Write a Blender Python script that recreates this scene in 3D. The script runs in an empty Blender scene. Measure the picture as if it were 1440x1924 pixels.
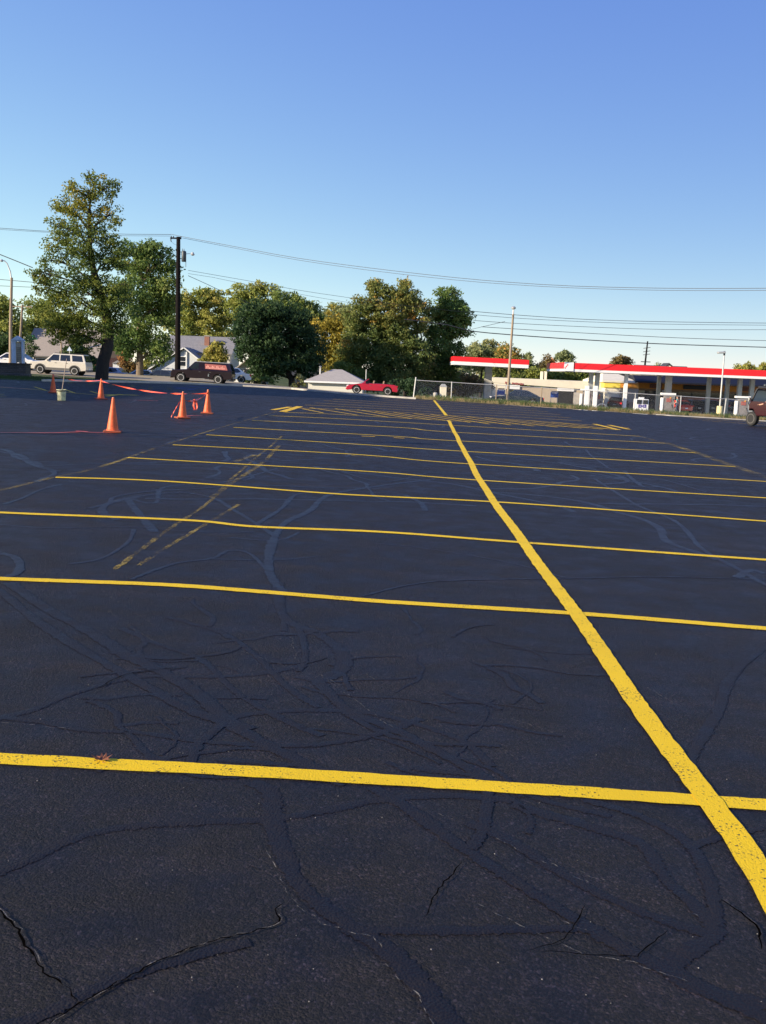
import bpy, bmesh, math, random
import numpy as np
from mathutils import Vector, Matrix
random.seed(7); rng = np.random.default_rng(7)
R = math.radians
sc = bpy.context.scene
COL = sc.collection

# ------------------------------------------------------------------ camera
F = 1850.0; W0, H0 = 1440, 1924
PITCH = math.atan(266.5 / F); ROLL = R(2.06); EYE = Vector((0, 0, 1.6))
fw = Vector((0, math.cos(PITCH), -math.sin(PITCH)))
r0 = Vector((1, 0, 0)); u0 = Vector((0, math.sin(PITCH), math.cos(PITCH)))
rt = r0 * math.cos(ROLL) + u0 * math.sin(ROLL)
up = u0 * math.cos(ROLL) - r0 * math.sin(ROLL)
cam = bpy.data.cameras.new("camera"); co = bpy.data.objects.new("camera", cam); COL.objects.link(co)
co.matrix_world = Matrix(((rt.x, up.x, -fw.x, EYE.x), (rt.y, up.y, -fw.y, EYE.y), (rt.z, up.z, -fw.z, EYE.z), (0, 0, 0, 1)))
cam.sensor_fit = 'VERTICAL'; cam.sensor_height = 24; cam.lens = F / H0 * 24; cam.clip_end = 6000; cam.clip_start = .05
sc.camera = co

def ray(px, py):
    return fw + rt * ((px - W0 / 2) / F) + up * (-(py - H0 / 2) / F)
def P(px, py, D):
    d = ray(px, py); return EYE + d * (D / d.y)

# ------------------------------------------------------------------ terrain
GR = .0225
def lerp(x, xs, ys):
    return float(np.interp(x, xs, ys))
KX = [-60, -25, -17.8, -16, -13, -9.8, -6.3, -2.6, 1.9, 10, 15.5, 21.5, 60]
KY = [44, 47, 51, 56, 62, 65, 65, 60, 58.6, 57, 55, 55, 56]
def kerb_d(x): return lerp(x, KX, KY)
def gz(x, y):
    xc = max(-70, min(70, x)); z = -GR * xc; k = kerb_d(xc) + 1
    if y <= k: return z
    a84 = lerp(xc, [-15, -1, 10, 20], [-.38, -.52, -.78, -1.1])
    a93 = lerp(xc, [-18, -4, 10, 20], [-.15, -.63, -.95, -1.4])
    a100 = lerp(xc, [-10, -4, 10, 20, 40], [-1.3, -1.3, -1.3, -2.1, -2.3])
    a112 = lerp(xc, [-10, 10, 20, 40], [-1.35, -1.4, -2.2, -2.2])
    return z + lerp(y, [k, 84, 93, 100, 112, 400], [0, a84, a93, a100, a112, a112])
def G(px, py):
    d = ray(px, py); t = .5
    last = t
    while t < 400:
        p = EYE + d * t
        if p.z <= gz(p.x, p.y): break
        last = t; t += .4 if t < 40 else 1.0
    a, b = last, t
    for _ in range(24):
        m = (a + b) / 2; p = EYE + d * m
        if p.z <= gz(p.x, p.y): b = m
        else: a = m
    return EYE + d * b

# ------------------------------------------------------------------ mesh helpers
class MB:
    def __init__(s): s.v = []; s.f = []; s.cov = []
    def add(s, vs, fs):
        n = len(s.v); s.v += [tuple(v) for v in vs]; s.f += [tuple(i + n for i in f) for f in fs]; return s
    def box(s, c, d, rz=0, m=None):
        x, y, z = d[0] / 2, d[1] / 2, d[2] / 2
        vs = [Vector((i * x, j * y, k * z)) for k in (-1, 1) for j in (-1, 1) for i in (-1, 1)]
        if rz: vs = [Matrix.Rotation(rz, 3, 'Z') @ v for v in vs]
        if m: vs = [m @ v for v in vs]
        vs = [v + Vector(c) for v in vs]
        return s.add(vs, [(0, 2, 3, 1), (4, 5, 7, 6), (0, 1, 5, 4), (2, 6, 7, 3), (0, 4, 6, 2), (1, 3, 7, 5)])
    def tube(s, pts, r, n=8, cap=True):
        pts = [Vector(p) for p in pts]; rs = r if isinstance(r, (list, tuple)) else [r] * len(pts)
        vs = []; prev = None
        for i, p in enumerate(pts):
            t = (pts[min(i + 1, len(pts) - 1)] - pts[max(i - 1, 0)]).normalized()
            ref = Vector((1, 0, 0)) if prev is None and abs(t.x) < .9 else (Vector((0, 1, 0)) if prev is None else prev)
            a = (ref - t * ref.dot(t)).normalized(); prev = a; b = t.cross(a)
            for k in range(n):
                th = 2 * math.pi * k / n; vs.append(p + (a * math.cos(th) + b * math.sin(th)) * rs[i])
        fs = [(i * n + k, i * n + (k + 1) % n, (i + 1) * n + (k + 1) % n, (i + 1) * n + k) for i in range(len(pts) - 1) for k in range(n)]
        if cap: fs += [tuple(range(n))[::-1], tuple(range((len(pts) - 1) * n, len(pts) * n))]
        return s.add(vs, fs)
    def lathe(s, prof, n=24, c=(0, 0, 0), axis='z'):
        vs = []
        for (r, z) in prof:
            for k in range(n):
                th = 2 * math.pi * k / n
                v = (r * math.cos(th), r * math.sin(th), z) if axis == 'z' else (r * math.cos(th), z, r * math.sin(th))
                vs.append((v[0] + c[0], v[1] + c[1], v[2] + c[2]))
        m = len(prof)
        fs = [(i * n + k, i * n + (k + 1) % n, (i + 1) * n + (k + 1) % n, (i + 1) * n + k) for i in range(m - 1) for k in range(n)]
        fs += [tuple(range(n))[::-1], tuple(range((m - 1) * n, m * n))]
        return s.add(vs, fs)
    def prism(s, outline, y0, y1, axis='y'):
        n = len(outline)
        def mk(a, b, t): return (a, t, b) if axis == 'y' else ((t, a, b) if axis == 'x' else (a, b, t))
        vs = [mk(a, b, y0) for a, b in outline] + [mk(a, b, y1) for a, b in outline]
        return s.add(vs, [tuple(range(n)), tuple(range(n, 2 * n))[::-1]] + [(i, i + n, (i + 1) % n + n, (i + 1) % n) for i in range(n)])
    def mesh(s, name, fix=True):
        me = bpy.data.meshes.new(name); me.from_pydata(s.v, [], s.f); me.update()
        if fix:
            bm = bmesh.new(); bm.from_mesh(me); bmesh.ops.recalc_face_normals(bm, faces=bm.faces); bm.to_mesh(me); bm.free()
        return me
    def build(s, name, mat, parent=None, smooth=False, fix=True, bevel=0):
        me = s.mesh(name, fix); o = bpy.data.objects.new(name, me); COL.objects.link(o)
        if mat: me.materials.append(mat)
        if parent: o.parent = parent
        if smooth:
            for p in me.polygons: p.use_smooth = True
            try: me.set_sharp_from_angle(angle=R(40))
            except Exception: pass
        if bevel:
            b = o.modifiers.new('bevel', 'BEVEL'); b.width = bevel; b.segments = 2; b.limit_method = 'ANGLE'
        return o
def tag(o, label=None, cat=None, group=None, kind=None):
    if label: o['label'] = label
    if cat: o['category'] = cat
    if group: o['group'] = group
    if kind: o['kind'] = kind
    return o
TILT = Matrix.Rotation(math.atan(GR), 4, 'Y')
def thing(name, label, cat, loc=(0, 0, 0), rz=0, group=None, tilt=False):
    o = bpy.data.objects.new(name, None); COL.objects.link(o); o.empty_display_size = .2
    m = Matrix.Rotation(rz, 4, 'Z')
    if tilt: m = TILT @ m
    o.rotation_euler = m.to_euler(); o.location = loc
    return tag(o, label, cat, group)
def dup(root, loc, label=None, rz=None, group=None, scale=None):
    r = root.copy(); COL.objects.link(r); r.location = loc
    if rz is not None: r.rotation_euler = (0, 0, rz)
    if label: r['label'] = label
    if group: r['group'] = group
    if scale: r.scale = scale
    for ch in list(root.children):
        c = ch.copy(); COL.objects.link(c); c.parent = r
        for g in list(ch.children):
            d = g.copy(); COL.objects.link(d); d.parent = c
    return r

# ------------------------------------------------------------------ materials
def newmat(name):
    m = bpy.data.materials.new(name); m.use_nodes = True; nt = m.node_tree
    return m, nt, nt.nodes['Principled BSDF']
def nd(nt, t, **k):
    n = nt.nodes.new(t)
    for a, b in k.items():
        if a in n.inputs: n.inputs[a].default_value = b
        else: setattr(n, a, b)
    return n
def coord(nt, scale=(1, 1, 1), obj=True):
    tc = nd(nt, 'ShaderNodeTexCoord'); mp = nd(nt, 'ShaderNodeMapping'); mp.inputs['Scale'].default_value = scale
    nt.links.new(tc.outputs['Object'], mp.inputs['Vector']); return mp.outputs['Vector']
def ramp(nt, fac, stops):
    r = nd(nt, 'ShaderNodeValToRGB'); e = r.color_ramp.elements
    while len(e) > 1: e.remove(e[-1])
    e[0].position = stops[0][0]; e[0].color = (*stops[0][1], 1)
    for p, c in stops[1:]:
        q = e.new(p); q.color = (*c, 1)
    nt.links.new(fac, r.inputs['Fac']); return r
def mat(name, col, rough=.6, metal=0, var=.12, scale=3, bump=0, bscale=40, spec=.5, coat=0):
    """solid procedural material with mottled colour and a little surface relief"""
    m, nt, b = newmat(name); v = coord(nt)
    n = nd(nt, 'ShaderNodeTexNoise', Scale=scale, Detail=6.0, Roughness=.65); nt.links.new(v, n.inputs['Vector'])
    lo = tuple(c * (1 - var) for c in col); hi = tuple(min(1, c * (1 + var)) for c in col)
    r = ramp(nt, n.outputs['Fac'], [(.3, lo), (.7, hi)]); nt.links.new(r.outputs['Color'], b.inputs['Base Color'])
    b.inputs['Roughness'].default_value = rough; b.inputs['Metallic'].default_value = metal
    b.inputs['Specular IOR Level'].default_value = spec; b.inputs['Coat Weight'].default_value = coat
    if bump:
        n2 = nd(nt, 'ShaderNodeTexNoise', Scale=bscale, Detail=3.0); nt.links.new(v, n2.inputs['Vector'])
        bp = nd(nt, 'ShaderNodeBump', Strength=bump, Distance=.01); nt.links.new(n2.outputs['Fac'], bp.inputs['Height']); nt.links.new(bp.outputs['Normal'], b.inputs['Normal'])
    return m
def planks(name, col, width=.15, axis=2, rough=.6, depth=.4, dark=.6):
    """horizontal siding / vertical ribs"""
    m, nt, b = newmat(name); sc_ = [0, 0, 0]; sc_[axis] = 1 / width
    v = coord(nt, tuple(sc_)); sx = nd(nt, 'ShaderNodeSeparateXYZ'); nt.links.new(v, sx.inputs[0])
    fr = nd(nt, 'ShaderNodeMath', operation='FRACT'); nt.links.new(sx.outputs[axis], fr.inputs[0])
    r = ramp(nt, fr.outputs[0], [(0, tuple(c * dark for c in col)), (.1, col), (1, col)])
    nt.links.new(r.outputs['Color'], b.inputs['Base Color']); b.inputs['Roughness'].default_value = rough
    bp = nd(nt, 'ShaderNodeBump', Strength=depth, Distance=.02); nt.links.new(fr.outputs[0], bp.inputs['Height']); nt.links.new(bp.outputs['Normal'], b.inputs['Normal'])
    return m
def brick(name, c1, c2, mortar, scale=4, rough=.85):
    m, nt, b = newmat(name); tc = nd(nt, 'ShaderNodeTexCoord')
    sx = nd(nt, 'ShaderNodeSeparateXYZ'); nt.links.new(tc.outputs['Object'], sx.inputs[0])
    ad = nd(nt, 'ShaderNodeMath', operation='ADD'); nt.links.new(sx.outputs[0], ad.inputs[0]); nt.links.new(sx.outputs[1], ad.inputs[1])
    cx = nd(nt, 'ShaderNodeCombineXYZ'); nt.links.new(ad.outputs[0], cx.inputs[0]); nt.links.new(sx.outputs[2], cx.inputs[1])
    t = nd(nt, 'ShaderNodeTexBrick', Scale=scale); t.inputs['Color1'].default_value = (*c1, 1); t.inputs['Color2'].default_value = (*c2, 1); t.inputs['Mortar'].default_value = (*mortar, 1)
    nt.links.new(cx.outputs[0], t.inputs['Vector']); nt.links.new(t.outputs['Color'], b.inputs['Base Color']); b.inputs['Roughness'].default_value = rough
    return m
def paint(name, col, rough=.28, metal=.0):
    m, nt, b = newmat(name); v = coord(nt)
    n = nd(nt, 'ShaderNodeTexNoise', Scale=2.5, Detail=4.0); nt.links.new(v, n.inputs['Vector'])
    r = ramp(nt, n.outputs['Fac'], [(.3, tuple(c * .9 for c in col)), (.7, col)]); nt.links.new(r.outputs['Color'], b.inputs['Base Color'])
    b.inputs['Roughness'].default_value = rough; b.inputs['Metallic'].default_value = metal; b.inputs['Coat Weight'].default_value = .6; b.inputs['Coat Roughness'].default_value = .08
    return m
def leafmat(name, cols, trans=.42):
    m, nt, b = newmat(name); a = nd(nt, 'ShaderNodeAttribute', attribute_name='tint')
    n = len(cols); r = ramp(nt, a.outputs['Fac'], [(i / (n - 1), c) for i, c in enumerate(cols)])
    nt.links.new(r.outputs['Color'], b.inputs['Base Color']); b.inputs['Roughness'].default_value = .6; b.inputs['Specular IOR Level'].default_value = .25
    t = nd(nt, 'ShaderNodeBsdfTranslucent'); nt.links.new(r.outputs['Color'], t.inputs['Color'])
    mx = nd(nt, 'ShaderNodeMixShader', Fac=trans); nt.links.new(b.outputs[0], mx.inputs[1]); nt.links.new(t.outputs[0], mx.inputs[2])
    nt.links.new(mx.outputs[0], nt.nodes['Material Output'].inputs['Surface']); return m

def grain_bump(nt, v, b, strength=.6, dist=.004, scale=170):
    vo = nd(nt, 'ShaderNodeTexVoronoi', Scale=float(scale)); nt.links.new(v, vo.inputs['Vector'])
    n = nd(nt, 'ShaderNodeTexNoise', Scale=float(scale) * .45, Detail=4.0, Roughness=.7); nt.links.new(v, n.inputs['Vector'])
    mu = nd(nt, 'ShaderNodeMath', operation='MULTIPLY_ADD'); nt.links.new(vo.outputs['Distance'], mu.inputs[0]); mu.inputs[1].default_value = -.8; nt.links.new(n.outputs['Fac'], mu.inputs[2])
    bp = nd(nt, 'ShaderNodeBump', Strength=strength, Distance=dist); nt.links.new(mu.outputs[0], bp.inputs['Height'])
    nt.links.new(bp.outputs['Normal'], b.inputs['Normal']); return vo, n, bp
def asphalt():
    m, nt, b = newmat('sealed_asphalt'); v = coord(nt)
    big = nd(nt, 'ShaderNodeTexNoise', Scale=.35, Detail=8.0, Roughness=.66); nt.links.new(v, big.inputs['Vector'])
    patch = nd(nt, 'ShaderNodeTexNoise', Scale=3.2, Detail=5.0, Roughness=.6); nt.links.new(v, patch.inputs['Vector'])
    # stones: two sizes of angular chips plus fine tar grain
    v1 = nd(nt, 'ShaderNodeTexVoronoi', Scale=135.0, feature='F1'); nt.links.new(v, v1.inputs['Vector'])
    v2 = nd(nt, 'ShaderNodeTexVoronoi', Scale=78.0, feature='F1'); nt.links.new(v, v2.inputs['Vector'])
    g = nd(nt, 'ShaderNodeTexNoise', Scale=210.0, Detail=6.0, Roughness=.8); nt.links.new(v, g.inputs['Vector'])
    g2 = nd(nt, 'ShaderNodeTexNoise', Scale=38.0, Detail=6.0, Roughness=.75); nt.links.new(v, g2.inputs['Vector'])
    s1 = nd(nt, 'ShaderNodeSeparateColor'); nt.links.new(v1.outputs['Color'], s1.inputs[0]); s2 = nd(nt, 'ShaderNodeSeparateColor'); nt.links.new(v2.outputs['Color'], s2.inputs[0])
    def mth(op, a, b_):
        n = nd(nt, 'ShaderNodeMath', operation=op)
        for k, x in enumerate((a, b_)):
            if isinstance(x, (int, float)): n.inputs[k].default_value = x
            else: nt.links.new(x, n.inputs[k])
        return n.outputs[0]
    h = mth('ADD', mth('MULTIPLY', mth('SUBTRACT', s1.outputs[0], mth('MULTIPLY', v1.outputs['Distance'], 1.3)), .55), mth('MULTIPLY', mth('SUBTRACT', s2.outputs[1], mth('MULTIPLY', v2.outputs['Distance'], 1.5)), .5))
    h = mth('ADD', h, mth('ADD', mth('MULTIPLY', g.outputs['Fac'], .9), mth('MULTIPLY', g2.outputs['Fac'], 1.3)))
    pr = ramp(nt, patch.outputs['Fac'], [(.35, (.45,) * 3), (.65, (1, 1, 1))])
    bp = nd(nt, 'ShaderNodeBump', Distance=.0062); nt.links.new(pr.outputs[0], bp.inputs['Strength']); nt.links.new(h, bp.inputs['Height']); nt.links.new(bp.outputs['Normal'], b.inputs['Normal'])
    r = ramp(nt, big.outputs['Fac'], [(.3, (.0092, .0072, .0082)), (.5, (.0120, .0094, .0104)), (.72, (.0178, .0140, .0148))])
    # each stone has its own grey; most are tar black, a few worn pale
    sp = ramp(nt, s1.outputs[1], [(0, (.35,) * 3), (.6, (.8,) * 3), (.85, (1.7, 1.7, 1.65)), (.96, (2.1, 2.1, 2.3)), (1, (3.8, 3.8, 4.2))])
    m3 = nd(nt, 'ShaderNodeMix', data_type='RGBA', blend_type='MULTIPLY'); m3.inputs[0].default_value = 1; nt.links.new(r.outputs[0], m3.inputs[6]); nt.links.new(sp.outputs[0], m3.inputs[7])
    vs_ = coord(nt, (.22, 3.2, 1)); st = nd(nt, 'ShaderNodeTexNoise', Scale=1.0, Detail=6.0, Roughness=.65); nt.links.new(vs_, st.inputs['Vector'])
    r2 = ramp(nt, st.outputs['Fac'], [(.38, (.75, .75, .78)), (.52, (1, 1, 1)), (.66, (1.6, 1.5, 1.4))])
    m4 = nd(nt, 'ShaderNodeMix', data_type='RGBA', blend_type='MULTIPLY'); m4.inputs[0].default_value = .8; nt.links.new(m3.outputs[2], m4.inputs[6]); nt.links.new(r2.outputs[0], m4.inputs[7])
    # faint dust film and scuffs
    ds = nd(nt, 'ShaderNodeTexNoise', Scale=1.3, Detail=9.0, Roughness=.75, Distortion=1.2); nt.links.new(v, ds.inputs['Vector'])
    r3 = ramp(nt, ds.outputs['Fac'], [(.56, (0, 0, 0)), (.75, (.22,) * 3)])
    m5 = nd(nt, 'ShaderNodeMix', data_type='RGBA'); nt.links.new(r3.outputs[0], m5.inputs[0]); nt.links.new(m4.outputs[2], m5.inputs[6]); m5.inputs[7].default_value = (.070, .058, .054, 1)
    nt.links.new(m5.outputs[2], b.inputs['Base Color'])
    rg = ramp(nt, patch.outputs['Fac'], [(.3, (.52,) * 3), (.7, (.72,) * 3)]); nt.links.new(rg.outputs[0], b.inputs['Roughness'])
    b.inputs['Specular IOR Level'].default_value = .30
    return m
def sealer(name='crack_sealer_tar', rough=(.48, .68), spec=.28):
    """brushed-on crack filler: smooth in the middle, breaking up over the stones at its edges"""
    m, nt, b = newmat(name); v = coord(nt)
    n = nd(nt, 'ShaderNodeTexNoise', Scale=7.0, Detail=7.0, Roughness=.75); nt.links.new(v, n.inputs['Vector'])
    r = ramp(nt, n.outputs['Fac'], [(.3, (.0085, .0068, .0074)), (.5, (.0120, .0096, .0100)), (.7, (.0185, .0150, .0148))]); nt.links.new(r.outputs[0], b.inputs['Base Color'])
    rg = ramp(nt, n.outputs['Fac'], [(.35, (rough[0],) * 3), (.65, (rough[1],) * 3)]); nt.links.new(rg.outputs[0], b.inputs['Roughness']); b.inputs['Specular IOR Level'].default_value = spec
    vo, g, bp = grain_bump(nt, v, b, .55, .005, 120)
    a = nd(nt, 'ShaderNodeAttribute', attribute_name='cover')
    e = nd(nt, 'ShaderNodeTexNoise', Scale=70.0, Detail=4.0, Roughness=.75); nt.links.new(v, e.inputs['Vector'])
    e2 = nd(nt, 'ShaderNodeTexNoise', Scale=22.0, Detail=4.0); nt.links.new(v, e2.inputs['Vector'])
    ad = nd(nt, 'ShaderNodeMath', operation='ADD'); nt.links.new(e.outputs['Fac'], ad.inputs[0]); nt.links.new(e2.outputs['Fac'], ad.inputs[1])
    ma = nd(nt, 'ShaderNodeMath', operation='MULTIPLY_ADD'); nt.links.new(a.outputs['Fac'], ma.inputs[0]); ma.inputs[1].default_value = 1.15; nt.links.new(ad.outputs[0], ma.inputs[2])
    cut = ramp(nt, ma.outputs[0], [(0, (0, 0, 0)), (1, (1, 1, 1))]); gt = nd(nt, 'ShaderNodeMath', operation='GREATER_THAN'); nt.links.new(ma.outputs[0], gt.inputs[0]); gt.inputs[1].default_value = 1.52
    nt.nodes.remove(cut)
    t = nd(nt, 'ShaderNodeBsdfTransparent'); mx = nd(nt, 'ShaderNodeMixShader'); nt.links.new(gt.outputs[0], mx.inputs[0]); nt.links.new(t.outputs[0], mx.inputs[1]); nt.links.new(b.outputs[0], mx.inputs[2])
    nt.links.new(mx.outputs[0], nt.nodes['Material Output'].inputs['Surface'])
    return m
def yellowpaint(name='yellow_road_paint', thin=.0, col=(.96, .62, .006)):
    """road paint laid over coarse asphalt: pits where the coat missed; thin = worn / overspray"""
    m, nt, b = newmat(name); v = coord(nt)
    vo, n, bp = grain_bump(nt, v, b, .32, .004, 135)
    n3 = nd(nt, 'ShaderNodeTexNoise', Scale=75.0, Detail=3.0, Roughness=.7); nt.links.new(v, n3.inputs['Vector'])
    big0 = nd(nt, 'ShaderNodeTexNoise', Scale=.9, Detail=5.0, Roughness=.7); nt.links.new(v, big0.inputs['Vector'])
    n4 = nd(nt, 'ShaderNodeTexNoise', Scale=5.0, Detail=3.0); nt.links.new(v, n4.inputs['Vector'])
    ad = nd(nt, 'ShaderNodeMath', operation='MULTIPLY_ADD'); nt.links.new(n4.outputs['Fac'], ad.inputs[0]); ad.inputs[1].default_value = .35; nt.links.new(n3.outputs['Fac'], ad.inputs[2])
    if thin > .1:
        a2 = nd(nt, 'ShaderNodeMath', operation='MULTIPLY_ADD'); nt.links.new(big0.outputs['Fac'], a2.inputs[0]); a2.inputs[1].default_value = .7; nt.links.new(ad.outputs[0], a2.inputs[2]); ad = a2
    t = .505 + thin
    if thin < .1: r = ramp(nt, ad.outputs[0], [(t, (0, 0, 0)), (t + .05, (1, 1, 1))])
    else:
        r = nd(nt, 'ShaderNodeMapRange'); nt.links.new(ad.outputs[0], r.inputs[0]); r.inputs[1].default_value = thin; r.inputs[2].default_value = thin + .24
    big = nd(nt, 'ShaderNodeTexNoise', Scale=1.6, Detail=4.0); nt.links.new(v, big.inputs['Vector'])
    c = ramp(nt, big.outputs['Fac'], [(.3, tuple(x * .88 for x in col)), (.7, col)])
    mx = nd(nt, 'ShaderNodeMix', data_type='RGBA'); nt.links.new(r.outputs[0], mx.inputs[0]); mx.inputs[6].default_value = (.022, .021, .024, 1)
    nt.links.new(c.outputs[0], mx.inputs[7]); nt.links.new(mx.outputs[2], b.inputs['Base Color']); b.inputs['Roughness'].default_value = .7; b.inputs['Specular IOR Level'].default_value = .35
    if thin > .1:   # worn away: bare asphalt shows between the flecks
        tr_ = nd(nt, 'ShaderNodeBsdfTransparent'); ms = nd(nt, 'ShaderNodeMixShader'); nt.links.new(r.outputs[0], ms.inputs[0]); nt.links.new(tr_.outputs[0], ms.inputs[1]); nt.links.new(b.outputs[0], ms.inputs[2])
        nt.links.new(c.outputs[0], b.inputs['Base Color']); nt.links.new(ms.outputs[0], nt.nodes['Material Output'].inputs['Surface'])
    return m
def ground_mat(name, c1, c2, c3, scale=.6, bump=.6):
    m, nt, b = newmat(name); v = coord(nt)
    n = nd(nt, 'ShaderNodeTexNoise', Scale=scale, Detail=9.0, Roughness=.7); nt.links.new(v, n.inputs['Vector'])
    r = ramp(nt, n.outputs['Fac'], [(.32, c1), (.5, c2), (.68, c3)]); nt.links.new(r.outputs[0], b.inputs['Base Color']); b.inputs['Roughness'].default_value = .95
    b.inputs['Specular IOR Level'].default_value = .15
    n2 = nd(nt, 'ShaderNodeTexNoise', Scale=14.0, Detail=5.0); nt.links.new(v, n2.inputs['Vector'])
    bp = nd(nt, 'ShaderNodeBump', Strength=bump, Distance=.05); nt.links.new(n2.outputs['Fac'], bp.inputs['Height']); nt.links.new(bp.outputs['Normal'], b.inputs['Normal'])
    return m
def glassmat(name, col=(.02, .025, .03)):
    m, nt, b = newmat(name); v = coord(nt); n = nd(nt, 'ShaderNodeTexNoise', Scale=2.0); nt.links.new(v, n.inputs['Vector'])
    r = ramp(nt, n.outputs['Fac'], [(.3, tuple(c * .6 for c in col)), (.7, col)]); nt.links.new(r.outputs[0], b.inputs['Base Color'])
    b.inputs['Roughness'].default_value = .06; b.inputs['Specular IOR Level'].default_value = .9; return m
def clearglass():
    m, nt, b = newmat('clear_glass'); b.inputs['Base Color'].default_value = (.5, .6, .6, 1); b.inputs['Roughness'].default_value = .05
    t = nd(nt, 'ShaderNodeBsdfTransparent'); t.inputs[0].default_value = (.75, .82, .8, 1)
    lw = nd(nt, 'ShaderNodeLayerWeight', Blend=.35); mx = nd(nt, 'ShaderNodeMixShader')
    nt.links.new(lw.outputs['Fresnel'], mx.inputs[0]); nt.links.new(t.outputs[0], mx.inputs[1]); nt.links.new(b.outputs[0], mx.inputs[2])
    nt.links.new(mx.outputs[0], nt.nodes['Material Output'].inputs['Surface']); return m

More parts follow.
